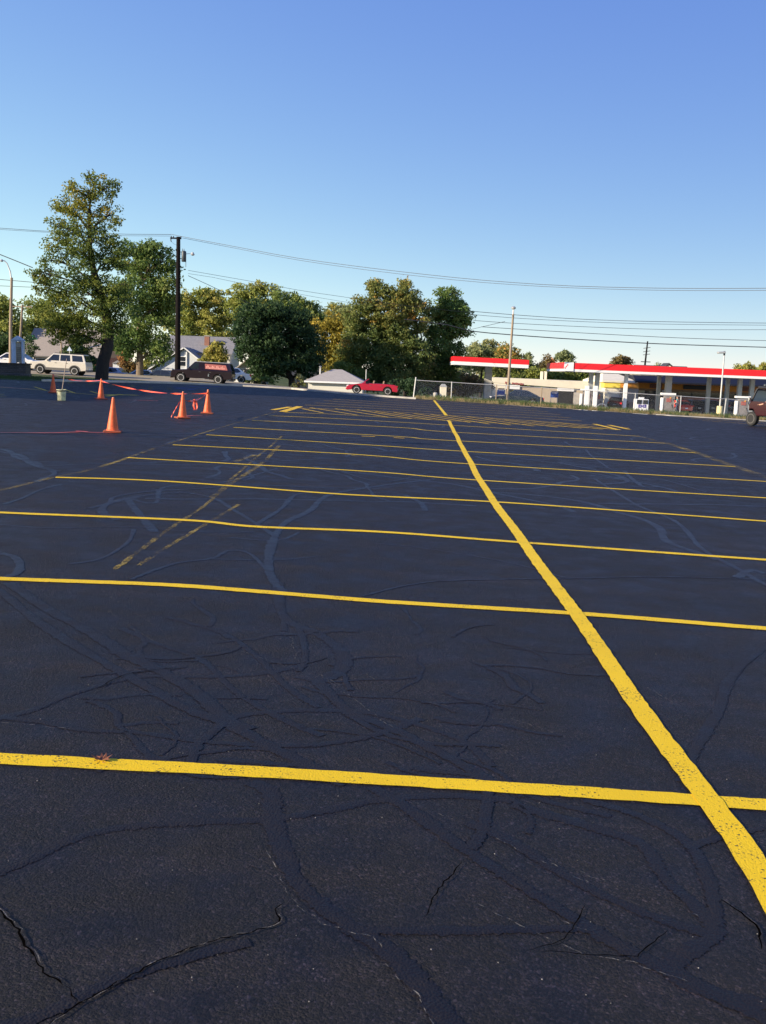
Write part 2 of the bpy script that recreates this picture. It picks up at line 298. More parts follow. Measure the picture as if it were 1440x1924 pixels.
M = dict(
 asphalt=asphalt(), sealer=sealer(), sealer_bare=sealer('polished_crack_sealer', (.40, .58), .38), yellow=yellowpaint(), yellow_thin=yellowpaint('worn_yellow_paint', 1.0, (.45, .32, .06)),
 yellow_far=yellowpaint('yellow_paint_thin_coat', .02, (.92, .56, .02)), blue=yellowpaint('blue_road_paint', -.02, (.01, .10, .60)),
 crack=mat('open_crack', (.003, .0025, .0022), .95, spec=0), dust=mat('dry_crack_dust', (.15, .135, .115), .95, var=.5, scale=60, bump=1, bscale=120),
 grass=ground_mat('mixed_lawn', (.035, .06, .016), (.07, .095, .03), (.16, .14, .06)),
 drygrass=ground_mat('dry_grass', (.16, .14, .06), (.26, .21, .11), (.34, .28, .17), 1.5),
 street=ground_mat('old_concrete_street', (.30, .25, .17), (.38, .32, .22), (.45, .38, .27), .8, .2),
 concrete=mat('concrete', (.42, .39, .34), .9, var=.25, scale=2, bump=.4),
 forecourt=ground_mat('forecourt_concrete', (.22, .21, .19), (.30, .28, .25), (.36, .34, .31), .5, .2),
 cone=mat('orange_cone_rubber', (.74, .12, .03), .55, var=.35, scale=9), conebase=mat('black_cone_base', (.30, .07, .03), .8, var=.4, scale=12),
 tape=mat('orange_flagging_tape', (.90, .12, .06), .4, var=.15, scale=8),
 rubber=mat('tyre_rubber', (.018, .018, .018), .85), rim=mat('alloy_rim', (.70, .69, .67), .35, .25, .05), chrome=mat('chrome', (.8, .8, .8), .15, 1, .03),
 glass=glassmat('dark_car_glass'), wglass=glassmat('window_glass', (.03, .035, .045)), clear=clearglass(),
 black=mat('black_plastic', (.02, .02, .022), .5), grey=mat('grey_cladding', (.11, .105, .10), .6),
 redl=mat('red_lamp_lens', (.55, .01, .01), .2), whitel=mat('clear_lamp_lens', (.8, .8, .78), .15), amber=mat('amber_lens', (.8, .35, .03), .2),
 p_beige=paint('beige_white_paint', (.66, .61, .52)), p_white=paint('white_car_paint', (.75, .75, .74)), p_silver=paint('silver_car_paint', (.48, .50, .53), .3, .5),
 p_black=paint('black_car_paint', (.012, .004, .006)), p_red=paint('crimson_car_paint', (.42, .008, .03)), p_dark=paint('dark_blue_car_paint', (.016, .026, .04)),
 p_maroon=paint('maroon_car_paint', (.035, .003, .006)), p_bred=paint('bright_red_car_paint', (.55, .03, .02)),
 pole=mat('creosoted_pole_wood', (.009, .0065, .007), .9, var=.35, scale=5, bump=.5, spec=.15), poleold=mat('weathered_pole_wood', (.30, .23, .16), .9, var=.2, scale=5, bump=.5),
 galv=mat('galvanised_steel', (.50, .50, .49), .5, .5), darkmetal=mat('dark_metal', (.05, .06, .07), .5, .4), wire=mat('cable', (.03, .03, .035), .6),
 white=mat('white_painted_metal', (.80, .80, .78), .45, var=.05), cream=mat('cream_painted_block', (.74, .68, .52), .8, var=.07, scale=1),
 tan=mat('tan_block_wall', (.46, .38, .28), .9, var=.1, scale=3), red=mat('red_fascia', (.80, .015, .022), .4, var=.06, scale=.5),
 yfascia=mat('yellow_fascia', (.85, .66, .10), .6, var=.05), ofascia=mat('orange_fascia', (.80, .32, .04), .6, var=.08),
 sfb=brick('tan_brick', (.40, .24, .14), (.34, .20, .12), (.42, .36, .28)), redbrick=brick('red_brick', (.30, .10, .06), (.24, .08, .05), (.3, .25, .2)),
 shing=brick('grey_shingles', (.27, .26, .26), (.21, .205, .21), (.16, .16, .16), 3), shingtan=brick('tan_shingles', (.33, .28, .23), (.29, .25, .21), (.25, .21, .18), 3),
 shingdark=brick('dark_shingles', (.045, .05, .06), (.035, .04, .05), (.03, .03, .035), 3), shinglt=brick('pale_shingles', (.42, .38, .34), (.36, .33, .30), (.30, .28, .26), 3),
 siding=planks('white_siding', (.64, .66, .68)), sidingcream=planks('cream_siding', (.60, .57, .47)), ridge=planks('garage_siding', (.72, .69, .60), .25),
 stone=brick('planter_stone', (.10, .09, .08), (.06, .055, .05), (.03, .03, .03), 2.2), bark=mat('bark', (.030, .024, .020), .95, var=.4, scale=8, bump=1, bscale=25),
 barklt=mat('pale_bark', (.16, .12, .08), .95, var=.3, scale=8, bump=1, bscale=25),
 signblue=mat('pale_blue_sign_paint', (.50, .60, .74), .5), signface=mat('sign_face', (.28, .25, .19), .5, var=.35, scale=5), green=mat('street_sign_green', (.01, .24, .17), .4),
 bucket=mat('paint_spattered_bucket', (.62, .60, .36), .6, var=.45, scale=9), skin=mat('skin', (.50, .28, .19), .55, var=.06), teal=mat('teal_shirt', (.06, .32, .33), .8), denim=mat('dark_denim', (.04, .05, .09), .9),
 hair=mat('dark_hair', (.03, .02, .015), .7), purple=mat('purple_print', (.06, .02, .28), .5), bluesign=mat('blue_sign', (.03, .10, .42), .4), redsign=mat('dull_red_lettering', (.35, .10, .08), .6),
 pinkgraphic=mat('pink_window_graphic', (.72, .30, .24), .6, var=.5, scale=9), ybase=mat('yellow_concrete_base', (.66, .56, .28), .8), soffit=mat('canopy_soffit', (.30, .31, .34), .6),
 deadleaf=mat('dead_leaf', (.20, .07, .03), .8, var=.5, scale=40), wood=mat('broom_stick_wood', (.34, .26, .20), .7), dk=mat('dark_interior', (.012, .012, .013), .9), pump=mat('pump_panel', (.22, .20, .19), .5, var=.3), tanfab=mat('tan_upholstery', (.30, .20, .13), .8))
LEAF = dict(
 a=leafmat('green_leaves_with_gold', [(0.082, 0.135, 0.036), (0.135, 0.184, 0.040), (0.231, 0.245, 0.040), (0.543, 0.368, 0.040)]),
 b=leafmat('mid_green_leaves', [(0.069, 0.131, 0.041), (0.117, 0.191, 0.051), (0.205, 0.262, 0.063), (0.341, 0.370, 0.114)]),
 c=leafmat('dark_green_leaves', [(0.034, 0.070, 0.028), (0.050, 0.095, 0.035), (0.083, 0.130, 0.041), (0.139, 0.176, 0.058)]),
 d=leafmat('yellow_green_leaves', [(0.147, 0.199, 0.044), (0.251, 0.292, 0.065), (0.381, 0.371, 0.087), (0.587, 0.476, 0.131)]),
 e=leafmat('green_leaves_turning_orange', [(0.074, 0.126, 0.041), (0.149, 0.194, 0.054), (0.299, 0.286, 0.079), (0.864, 0.360, 0.074)]),
 f=leafmat('golden_leaves', [(0.225, 0.214, 0.042), (0.364, 0.303, 0.052), (0.560, 0.379, 0.062), (0.785, 0.404, 0.062)]),
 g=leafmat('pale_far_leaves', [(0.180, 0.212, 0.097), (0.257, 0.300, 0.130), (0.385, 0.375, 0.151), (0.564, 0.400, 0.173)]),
 h=leafmat('rusty_leaves', [(0.118, 0.107, 0.052), (0.212, 0.170, 0.061), (0.401, 0.213, 0.079), (0.637, 0.255, 0.105)]))

# ------------------------------------------------------------------ ground sheets
def grid_sheet(name, xs, ys, m, off=0., kind='structure', inside=None):
    vs = [(x, y, gz(x, y) + off) for y in ys for x in xs]; nx = len(xs); fs = []
    for j in range(len(ys) - 1):
        for i in range(nx - 1):
            fs.append((j * nx + i, j * nx + i + 1, (j + 1) * nx + i + 1, (j + 1) * nx + i))
    mb = MB().add(vs, fs); o = mb.build(name, m, fix=False); return tag(o, kind=kind)
def frange(a, b, s):
    n = max(1, int(round((b - a) / s))); return [a + (b - a) * i / n for i in range(n + 1)]
xs = [-900, -300, -120, -70] + frange(-60, 60, 2)[0:] + [70, 120, 300, 900]
ys = [-60, -20] + frange(0, 44, 4) + frange(45, 120, 1) + [140, 180, 300, 600, 1500, 3000]
grid_sheet('ground', xs, ys, M['grass'], -.06)
def between(name, fa, fb, x0, x1, m, off, step=1.0, rows=12):
    """draped sheet between the curves y=fa(x) and y=fb(x)"""
    X = frange(x0, x1, step); vs = []; n = rows + 1
    for x in X:
        for j in range(n):
            y = fa(x) + (fb(x) - fa(x)) * j / rows; vs.append((x, y, gz(x, y) + off))
    fs = [(i * n + j, (i + 1) * n + j, (i + 1) * n + j + 1, i * n + j + 1) for i in range(len(X) - 1) for j in range(rows)]
    return tag(MB().add(vs, fs).build(name, m, fix=False), kind='structure')
between('parking_lot', lambda x: -8, kerb_d, -60, 60, M['asphalt'], 0, 1.0, 6)
ST0 = lambda x: lerp(x, [-60, -20, -16, -10, 2, 60], [79, 79, 74, 70.5, 70.5, 70.5]); ST1 = lambda x: 93.4
between('street', ST0, ST1, -60, 8, M['street'], 0.0, 1.0, 16)
between('forecourt', lambda x: 96, lambda x: 150, 4, 70, M['forecourt'], 0.0, 2.0, 16)
# kerbs: a real step, dropped onto the lot edge
def kerb(name, x0, x1, w, h, m, d0=0.):
    X = frange(x0, x1, .8); vs = []
    for x in X:
        y = kerb_d(x) + d0; z = gz(x, y)
        vs += [(x, y, z - .1), (x, y + .01, z + h), (x, y + w, z + h), (x, y + w, z - .3)]
    fs = [(i * 4 + k, (i + 1) * 4 + k, (i + 1) * 4 + (k + 1) % 4, i * 4 + (k + 1) % 4) for i in range(len(X) - 1) for k in range(4)]
    return tag(MB().add(vs, fs).build(name, m), kind='structure')
kerb('kerb', -13.5, 1.7, .30, .10, M['concrete'])
kerb('kerb_edge', 15, 22, .5, .05, M['concrete'])
kerb('pavement', -17.8, -13.5, 1.4, .10, M['concrete'])
between('dry_verge', lambda x: kerb_d(x) + .3, lambda x: kerb_d(x) + 2.6, -9, 1.6, M['drygrass'], -.02, .8, 4)
between('lawn', lambda x: kerb_d(x) + (1.3 if x < -13.4 else .3), ST0, -40, -9, M['grass'], -.015, .8, 12)
between('weedy_edge', lambda x: kerb_d(x), lambda x: kerb_d(x) + 5, 1.7, 60, M['drygrass'], .015, .8, 5)

# ------------------------------------------------------------------ ribbons on the lot (paint, sealer, cracks)
def smoothpts(pts, step):
    P2 = [Vector(p) for p in pts]; out = []
    for i in range(len(P2) - 1):
        p0 = P2[max(i - 1, 0)]; p1 = P2[i]; p2 = P2[i + 1]; p3 = P2[min(i + 2, len(P2) - 1)]
        n = max(1, int((p2 - p1).length / step))
        for k in range(n):
            t = k / n; out.append(.5 * ((2 * p1) + (p2 - p0) * t + (2 * p0 - 5 * p1 + 4 * p2 - p3) * t * t + (3 * p1 - p0 - 3 * p2 + p3) * t ** 3))
    out.append(P2[-1]); return out
def ribbon(mb, pts, w, off, step=.06, wob=0., edge=0., raise_=0., taper=False, lin=False, wvar=0.):
    step0 = step
    if lin:
        q = []
        for i in range(len(pts) - 1):
            a, b = Vector(pts[i]), Vector(pts[i + 1]); n = max(1, int((b - a).length / step0))
            q += [a + (b - a) * k / n for k in range(n)]
        q.append(Vector(pts[-1]))
    else: q = smoothpts(pts, step0)
    n = len(q); vs = []; ph = random.random() * 50; ww = 0; s = 0
    for i, p in enumerate(q):
        t = q[min(i + 1, n - 1)] - q[max(i - 1, 0)]
        if t.length < 1e-6: t = Vector((1, 0, 0))
        t.normalize(); nn = Vector((-t.y, t.x, 0))
        if i: s += (p - q[i - 1]).length
        ww = .8 * ww + .2 * random.uniform(-1, 1)
        c = p + nn * wob * math.sin(s * 1.3 + ph) * math.sin(s * .37 + ph * 2)
        wl = w * .5 * (1 + wvar * math.sin(s * 5 + ph) * math.sin(s * 1.7 + ph) + wvar * ww * 2)
        if taper: wl *= min(1, 4 * min(i, n - 1 - i) / n + .15)
        a = c + nn * (wl + edge * random.uniform(-1, 1)); b = c - nn * (wl + edge * random.uniform(-1, 1))
        if raise_:
            a = c + (a - c) * 1.5; b = c + (b - c) * 1.5; a2 = c + nn * wl * .45; b2 = c - nn * wl * .45; mb.cov += [0., 1., 1., 0.]
            for v, h in ((a, 0), (a2, raise_), (b2, raise_), (b, 0)): vs.append((v.x, v.y, gz(v.x, v.y) + off + h))
        else:
            for v in (a, b): vs.append((v.x, v.y, gz(v.x, v.y) + off))
    k = 4 if raise_ else 2
    fs = [(i * k + j, (i + 1) * k + j, (i + 1) * k + j + 1, i * k + j + 1) for i in range(n - 1) for j in range(k - 1)]
    mb.add(vs, fs)
def gpts(l): return [(lambda g: (g.x, g.y))(G(*p)) for p in l]
def g2(l): return [Vector((a, b, 0)) for a, b in gpts(l)]

LINES = [
 [(-260,1407),(0,1424),(400,1445),(720,1466),(1000,1485),(1440,1515),(1760,1536)],
 [(-260,1074),(0,1088),(300,1099),(490,1112),(720,1130),(1078,1153),(1440,1182),(1760,1203)],
 [(-200,951),(0,963),(350,978),(480,990),(720,1000),(985,1020),(1440,1052),(1760,1074)],
 [(105,897),(300,904),(600,926),(720,933),(925,943),(1200,962),(1440,980),(1700,998)],
 [(240,860),(500,875),(720,888),(893,902),(1440,936),(1600,946)],
 [(325,836),(600,850),(720,858),(870,871),(1440,905),(1540,911)],
 [(388,817),(720,838),(853,847),(1382,877)], [(439,803),(600,812),(760,821),(850,828),(1307,851)],
 [(474,790),(600,796),(760,804),(850,812),(1250,833)], [(505,781),(620,786),(760,794),(1203,820)], [(535,775),(620,778),(760,786),(1165,807)]]
mb = MB()
for i, l in enumerate(LINES):
    ribbon(mb, g2(l), .105 if i < 4 else .10, .004, step=.05 if i < 3 else .2, wob=.012, edge=.0035 if i < 3 else .002)
tag(mb.build('yellow_stall_lines', M['yellow'], fix=False), kind='structure')
mb = MB()
ribbon(mb, g2([(1570,1900),(1413,1622),(1331,1505),(1205,1335),(1080,1153),(985,1020),(928,943),(885,871),(843,790)]), .108, .0064, step=.06, wob=.01, edge=.004)
ribbon(mb, g2([(839,781),(816,752.5)]), .13, .0085, step=.2)
tag(mb.build('yellow_centre_line', M['yellow'], fix=False), kind='structure')
HATCH = [[(568,768),(608,776)],[(583,766),(672,780)],[(630,768),(730,784)],[(672,770),(775,787)],[(705,773),(812,789)],[(740,775),(850,792)],[(777,777),(884,794)],[(810,779),(920,797)],[(843,781),(960,799)],
 [(878,783),(1003,801)],[(912,785),(1047,803)],[(947,788),(1093,805)],[(990,790),(1133,807)],[(1037,793),(1160,808)],[(560,767),(700,772),(900,784),(1182,804)]]
mb = MB()
for k, l in enumerate(HATCH): ribbon(mb, g2(l), .10, .0045 + .0003 * k, step=.4, wob=.01)
for l, w in (([(531,774),(564,764)], .26), ([(513,770.5),(545,765)], .2), ([(1117,797),(1163,808)], .2), ([(1145,799),(1182,807)], .2), ([(680,820),(705,821)], .1), ([(740,823),(760,824)], .1)):
    ribbon(mb, g2(l), w, .0095, step=.4, lin=True)
tag(mb.build('yellow_hatched_aisle', M['yellow_far'], fix=False), kind='structure')
mb = MB()
for l in ([(573,761),(700,767),(830,775),(1093,791)],[(592,757),(830,770),(1073,785)],[(609,753),(830,766),(1053,779)],[(626,750),(830,762),(1030,773.5)],[(640,747),(830,758),(1010,769)],[(655,744.5),(830,755),(990,764.5)],
          [(1285,782),(1440,790)],[(1300,786),(1440,795)],[(1320,790),(1440,799)]):
    ribbon(mb, g2(l), .10, .004, step=.5, wob=.01)
tag(mb.build('far_stall_lines', M['yellow_far'], fix=False), kind='structure')
mb = MB()
for l, w in (([(-60,745-20),(40,730),(90,734),(180,742),(197,742.5)], .12), ([(65,727),(88,734)], .1), ([(120,731),(142,739)], .1), ([(170,735),(186,740)], .1), ([(197,741.5),(258,742.5)], .35),
             ([(200,744.5),(228,741)], .2), ([(-40,744),(12,744.5)], .1), ([(-40,741),(8,741)], .1)):
    ribbon(mb, g2(l), w, .005, step=.3)
tag(mb.build('yellow_corner_markings', M['yellow_far'], fix=False), kind='structure')
mb = MB()
for l in ([(127,721),(150,715)],[(167,723),(183,718)],[(205,727),(217,721)],[(243,729),(252,723.5)],[(281,732),(286,726)],[(320,733),(318,728)]):
    ribbon(mb, g2(l), .22, .005, step=.4)
tag(mb.build('short_bay_marks', M['yellow_thin'], fix=False), kind='structure')
mb = MB()
for l in ([(325,727),(372,730.5)],[(350,725.3),(395,729)],[(375,723.8),(414,727)],[(330,729.5),(366,732.5)]):
    ribbon(mb, g2(l), .16, .005, step=.4)
tag(mb.build('blue_accessible_marks', M['blue'], fix=False), kind='structure')
mb = MB()
for l, w in (([(-120,950),(0,922),(105,896),(180,880),(290,843)], .07), ([(290,843),(400,808),(525,772)], .05), ([(215,1070),(300,1008),(385,950),(430,905),(480,862),(530,820)], .042), ([(262,1063),(360,1000),(450,948)], .042),
             ([(400,935),(440,905),(490,872),(525,838)], .07), ([(440,868),(480,855)], .1), ([(1250,832),(1310,851),(1385,878),(1560,935)], .22), ([(1203,820),(1250,833)], .08), ([(660,856),(720,860)], .1)):
    ribbon(mb, g2(l), w, .0035, step=.1, wob=.01, edge=.008)
tag(mb.build('old_worn_yellow_lines', M['yellow_thin'], fix=False), kind='structure')

SEAL = [  # (pixels, width m)
 ([(-60,1665),(60,1615),(150,1575),(250,1555),(400,1545),(500,1540),(600,1525),(720,1500),(850,1492),(960,1500)], .058),
 ([(470,1470),(505,1490),(508,1545),(520,1590),(545,1650),(590,1700),(650,1745),(720,1790),(770,1840),(860,1960)], .085),
 ([(650,1750),(800,1750),(1000,1747),(1080,1745),(1140,1755)], .05),
 ([(700,1480),(740,1500),(800,1540),(870,1590),(950,1640),(1030,1690),(1120,1745),(1200,1790),(1300,1840),(1480,1930)], .072),
 ([(-100,1960),(0,1940),(100,1905),(210,1850),(300,1818),(400,1788),(470,1772)], .055),
 ([(920,1480),(905,1560),(880,1595)], .055), ([(880,1545),(960,1580),(1040,1630),(1110,1670),(1200,1710),(1300,1745),(1345,1755)], .06),
 ([(960,1515),(1100,1555),(1200,1590),(1240,1650),(1300,1705),(1335,1750),(1290,1785),(1262,1810),(1290,1850),(1400,1880),(1500,1900)], .07),
 ([(1100,1500),(1200,1530),(1290,1580),(1325,1640),(1345,1740)], .06), ([(1440,1560),(1350,1580),(1300,1600)], .04),
 ([(-60,1070),(0,1110),(60,1160),(130,1205),(200,1245),(280,1290),(350,1330),(430,1360),(500,1400),(560,1430),(640,1470)], .085),
 ([(20,1095),(100,1150),(170,1190),(230,1230),(300,1265),(360,1300),(420,1350),(470,1372)], .11),
 ([(-60,1370),(0,1350),(60,1335),(120,1310),(180,1290),(240,1275),(300,1270),(400,1272),(500,1265),(575,1250)], .06),
 ([(0,1350),(80,1360),(160,1375),(260,1380),(370,1395),(500,1402),(600,1400),(700,1382),(790,1350)], .055),
 ([(525,1095),(540,1160),(600,1190),(640,1220),(646,1250),(620,1270),(590,1278)], .10), ([(540,1160),(565,1190),(572,1240),(560,1262)], .05),
 ([(590,1278),(620,1310),(660,1340),(740,1370),(800,1400),(880,1440),(940,1475)], .085),
 ([(430,1360),(380,1400),(368,1440)], .05), ([(430,1350),(500,1340),(600,1335),(700,1340),(800,1365),(880,1395),(930,1440)], .06),
 ([(230,1180),(300,1210),(380,1240),(440,1300),(520,1350),(600,1385)], .05), ([(310,1160),(420,1190),(480,1230),(540,1290),(600,1330)], .05),
 ([(530,1115),(505,1070),(520,1010),(540,980),(580,960),(620,930),(720,912),(820,900)], .12), ([(505,1070),(470,1040),(430,1035),(400,1050),(330,1060),(250,1090)], .06),
 ([(520,1010),(480,985),(440,960),(400,935),(330,925),(240,935)], .09), ([(240,935),(262,965),(290,1000)], .14), ([(240,935),(290,945),(310,915),(430,905),(520,880)], .08),
 ([(0,985),(100,992),(240,990),(380,1000),(480,1000)], .05), ([(130,1060),(190,1050),(240,1020),(250,995)], .06), ([(480,985),(530,955),(560,930),(610,925)], .09),
 ([(0,1040),(30,1050),(36,1075),(0,1090)], .1), ([(430,1010),(520,1015),(560,1000)], .06), ([(400,1050),(520,1052),(600,1045)], .05),
 ([(1500,1190),(1440,1215),(1390,1250),(1360,1290),(1345,1340),(1310,1400),(1280,1470)], .075),
 ([(1120,900),(1155,925),(1200,950),(1270,980),(1320,1030),(1390,1070),(1440,1100),(1500,1120)], .09), ([(1175,885),(1195,905),(1210,915),(1240,915)], .12),
 ([(680,1120),(760,1100),(850,1090),(1060,1087),(1250,1085),(1440,1090),(1500,1092)], .04), ([(700,1020),(800,1030),(950,1055),(1060,1085)], .04), ([(1380,1085),(1410,1070),(1440,1078)], .12),
 ([(1100,845),(1130,870),(1160,885),(1240,900),(1330,925)], .07), ([(1060,830),(1100,845),(1180,840)], .09), ([(760,930),(790,945),(800,960)], .12), ([(620,880),(640,885),(720,905),(800,890)], .07)]
mb = MB(); mb2 = MB()
for k, (l, w) in enumerate(SEAL):
    ribbon(mb if sum(q_[1] for q_ in l) / len(l) > 1125 else mb2, g2(l), w * (.78 if sum(q_[1] for q_ in l) / len(l) > 1125 else .62), .0006 + .0002 * (k % 6), step=.011 if l[len(l) // 2][1] > 1150 else .05, wob=.02, edge=.0055, raise_=.0016, wvar=.16)
for k in range(46):
    g_ = G(random.uniform(120, 960), random.uniform(1170, 1460)); a = random.choice((-.55, -.7, -.4, .15, 1.2)) + random.uniform(-.25, .25); x, y = g_.x, g_.y; pts = [Vector((x, y, 0))]
    for _k in range(random.randint(2, 7)):
        a += random.uniform(-.5, .5); x += math.cos(a) * .12; y += math.sin(a) * .12; pts.append(Vector((x, y, 0)))
    ribbon(mb, pts, random.uniform(.012, .04), .0006 + .0002 * (k % 6), step=.012, edge=.005, raise_=.0012, wvar=.35)
# the rest of the lot is patched the same way: wandering sealed cracks
for _ in range(120):
    y = 9 + 45 * random.random() ** 1.1; x = random.uniform(-.42, .45) * y; a = random.choice([random.uniform(-.5, .5), random.uniform(1.1, 2.0)]); pts = [Vector((x, y, 0))]
    for _k in range(random.randint(4, 12)):
        a += random.uniform(-.42, .42); x += math.cos(a) * .45; y += math.sin(a) * .45
        if y > kerb_d(x) - 1: break
        pts.append(Vector((x, y, 0)))
    if len(pts) > 2: ribbon(mb2, pts, random.uniform(.04, .11), .0006 + .0002 * (_ % 6), step=.12, edge=.006, raise_=.0015, wvar=.2)
o = tag(mb2.build('polished_crack_sealer', M['sealer_bare'], fix=False), kind='structure'); o.data.attributes.new('cover', 'FLOAT', 'POINT').data.foreach_set('value', np.array(mb2.cov, dtype=np.float32))
o = tag(mb.build('crack_sealer', M['sealer'], fix=False), kind='structure'); o.data.attributes.new('cover', 'FLOAT', 'POINT').data.foreach_set('value', np.array(mb.cov, dtype=np.float32))
def jag(pts, amp, step):
    q = smoothpts(pts, step); return [p + Vector((random.uniform(-amp, amp), random.uniform(-amp, amp), 0)) for p in q]
CR = [([(-30,1690),(0,1715),(30,1745),(50,1780),(85,1830),(120,1855),(148,1890)], .0065), ([(60,1960),(100,1922),(148,1890),(200,1862),(300,1808),(400,1772),(470,1755),(524,1737),(518,1712),(548,1690)], .0055),
      ([(870,1620),(850,1645),(820,1680),(795,1735)], .004), ([(1355,1692),(1400,1725),(1425,1750),(1432,1785)], .005), ([(1010,1790),(1180,1800),(1210,1790),(1255,1750)], .003), ([(470,1632),(490,1636)], .008),
      ([(985,1790),(1060,1765),(1100,1700)], .0025), ([(180,1298),(240,1268),(330,1256)], .003)]
mb = MB(); md = MB()
for l, w in CR:
    q = jag(g2(l), .005, .02); ribbon(mb, q, w, .0062, step=.02, edge=w * .3, wvar=.4, taper=True, lin=True)
    if w >= .005:
        k0 = 0
        while k0 < len(q) - 3:
            k1 = min(len(q) - 1, k0 + random.randint(1, 4)); o_ = Vector((random.uniform(.002, .007), random.uniform(.002, .008), 0))
            ribbon(md, [p + o_ for p in q[k0:k1 + 1]], w * random.uniform(.12, .45), .0063, step=.012, edge=.0012, wvar=.4, taper=True, lin=True); k0 = k1 + random.choice((0, 1, 2, 3))
DU = [[(205,1150),(262,1190),(290,1205)],[(420,1214),(560,1260)],[(600,1268),(660,1300)],[(690,1268),(705,1280)],[(800,1320),(860,1332)],[(960,1350),(1045,1380)],[(470,1268),(500,1290)],[(945,1412),(1000,1440)],
      [(1215,1292),(1270,1325)],[(545,1192),(556,1240)],[(548,1690),(600,1740),(700,1762),(720,1790)],[(1120,1800),(1200,1815),(1300,1850)],[(1250,1690),(1310,1725)],[(1090,1640),(1160,1665)],[(1055,1735),(1100,1750)],
      [(500,1600),(530,1650),(545,1688)],[(720,1810),(790,1880),(815,1940)],[(600,1268),(740,1370)],[(0,1358),(130,1372)],[(780,1510),(850,1540)],[(200,1118),(330,1200)],[(930,1575),(1110,1662)],[(880,1690),(1100,1800)]]
for l in DU:
    q = g2(l); q = [p for p in q]
    for i in range(len(q) - 1):
        a, b = q[i], q[i + 1]; L = (b - a).length; t = 0
        while t < L:
            ln = random.uniform(.008, .045); gap = random.uniform(.0, .05) * random.choice((.2, .2, 1, 2))
            p0 = a + (b - a) * (t / L); p1 = a + (b - a) * (min(t + ln, L) / L)
            j = Vector((random.uniform(-.006, .006), random.uniform(-.006, .006), 0))
            ribbon(md, [p0 + j, (p0 + p1) / 2 + j * 1.6, p1 + j], random.uniform(.001, .0036), .0050, step=.01, edge=.0008, lin=True, taper=True); t += ln + gap
tag(mb.build('open_cracks', M['crack'], fix=False), kind='structure')
tag(md.build('crack_dust', M['dust'], fix=False), kind='structure')
# grit: loose stone chips on the near lot
mb = MB()
for _ in range(260):
    y = 2.3 + 9 * random.random() ** 1.6; x = random.uniform(-.45, .45) * (y + .5); s = random.uniform(.0012, .0032); z = gz(x, y) + s * .5
    a = random.uniform(0, 3); dx, dy = math.cos(a) * s, math.sin(a) * s
    mb.add([(x + dx, y + dy, z), (x - dy, y + dx, z), (x - dx, y - dy, z), (x + dy, y - dx, z), (x, y, z + s * .8)], [(0, 1, 4), (1, 2, 4), (2, 3, 4), (3, 0, 4)])
tag(mb.build('loose_grit', mat('grit', (.22, .20, .18), .8, var=.4, scale=30), fix=False), 'fine pale grit scattered over the black asphalt', 'grit', kind='stuff')

# dead leaf lying on the nearest stall line
g = G(192, 1431)
t = thing('fallen_leaf', 'curled brown dead leaf lying on the nearest yellow stall line', 'leaf', (g.x, g.y, g.z + .006), .3)
pr = [(0, -.035), (.006, -.012), (.03, -.02), (.022, -.004), (.042, .008), (.02, .012), (.018, .032), (.006, .02), (0, .045), (-.007, .02), (-.022, .03), (-.018, .01), (-.042, .012), (-.022, -.004), (-.03, -.018), (-.007, -.012)]
vs = [(0, 0, .002)] + [(x, y, .004 + 7 * (x * x + y * y) * (1 + .6 * math.sin(i * 2.3))) for i, (x, y) in enumerate(pr)]
MB().add(vs, [(0, i + 1, (i + 1) % len(pr) + 1) for i in range(len(pr))]).build('blade', M['deadleaf'], t)
MB().tube([(0, -.035, .006), (.004, -.055, .012), (.012, -.07, .02)], .001, 5).build('stem', M['deadleaf'], t)

# ------------------------------------------------------------------ cones, tapes, bucket
def cone():
    t = thing('traffic_cone', 'tallest-looking orange traffic cone standing alone nearest the camera at left', 'cone', group='orange traffic cones')
    MB().box((0, 0, .018), (.36, .36, .036)).build('base', M['conebase'], t, bevel=.012)
    MB().lathe([(.135, .036), (.130, .05), (.118, .06), (.03, .66), (.028, .70), (.020, .71)], 28).build('body', M['cone'], t, smooth=True)
    MB().lathe([(.0205, .7105), (.020, .716), (.012, .718)], 16).build('tip', mat('scuffed_pale_tip', (.85, .45, .30), .6), t)
    return t
c0 = cone(); CN = {}
CONES = [((212, 812), 'orange traffic cone standing nearest the camera with orange line painted to its foot', 0.2), ((343, 786), 'orange traffic cone with tape tied down to its base, second nearest', .5),
         ((390, 777), 'rightmost orange traffic cone, holding the end of the tape at its top', .1), ((190, 750), 'orange cone in the shade beside the yellow corner markings, tape tied at its tip', .7), ((100, 738), 'farthest left orange cone beside the bucket, leftmost holder of the tape', .4)]
for i, (p, lab, rz) in enumerate(CONES):
    g = G(*p); loc = (g.x, g.y, g.z + .001)
    if i == 0: c0.location = loc; c0['label'] = lab; c0.rotation_euler = (0, 0, rz); CN[i] = c0
    else: CN[i] = dup(c0, loc, lab, rz)
    CN[i].rotation_euler = (TILT @ Matrix.Rotation(rz, 4, 'Z')).to_euler()
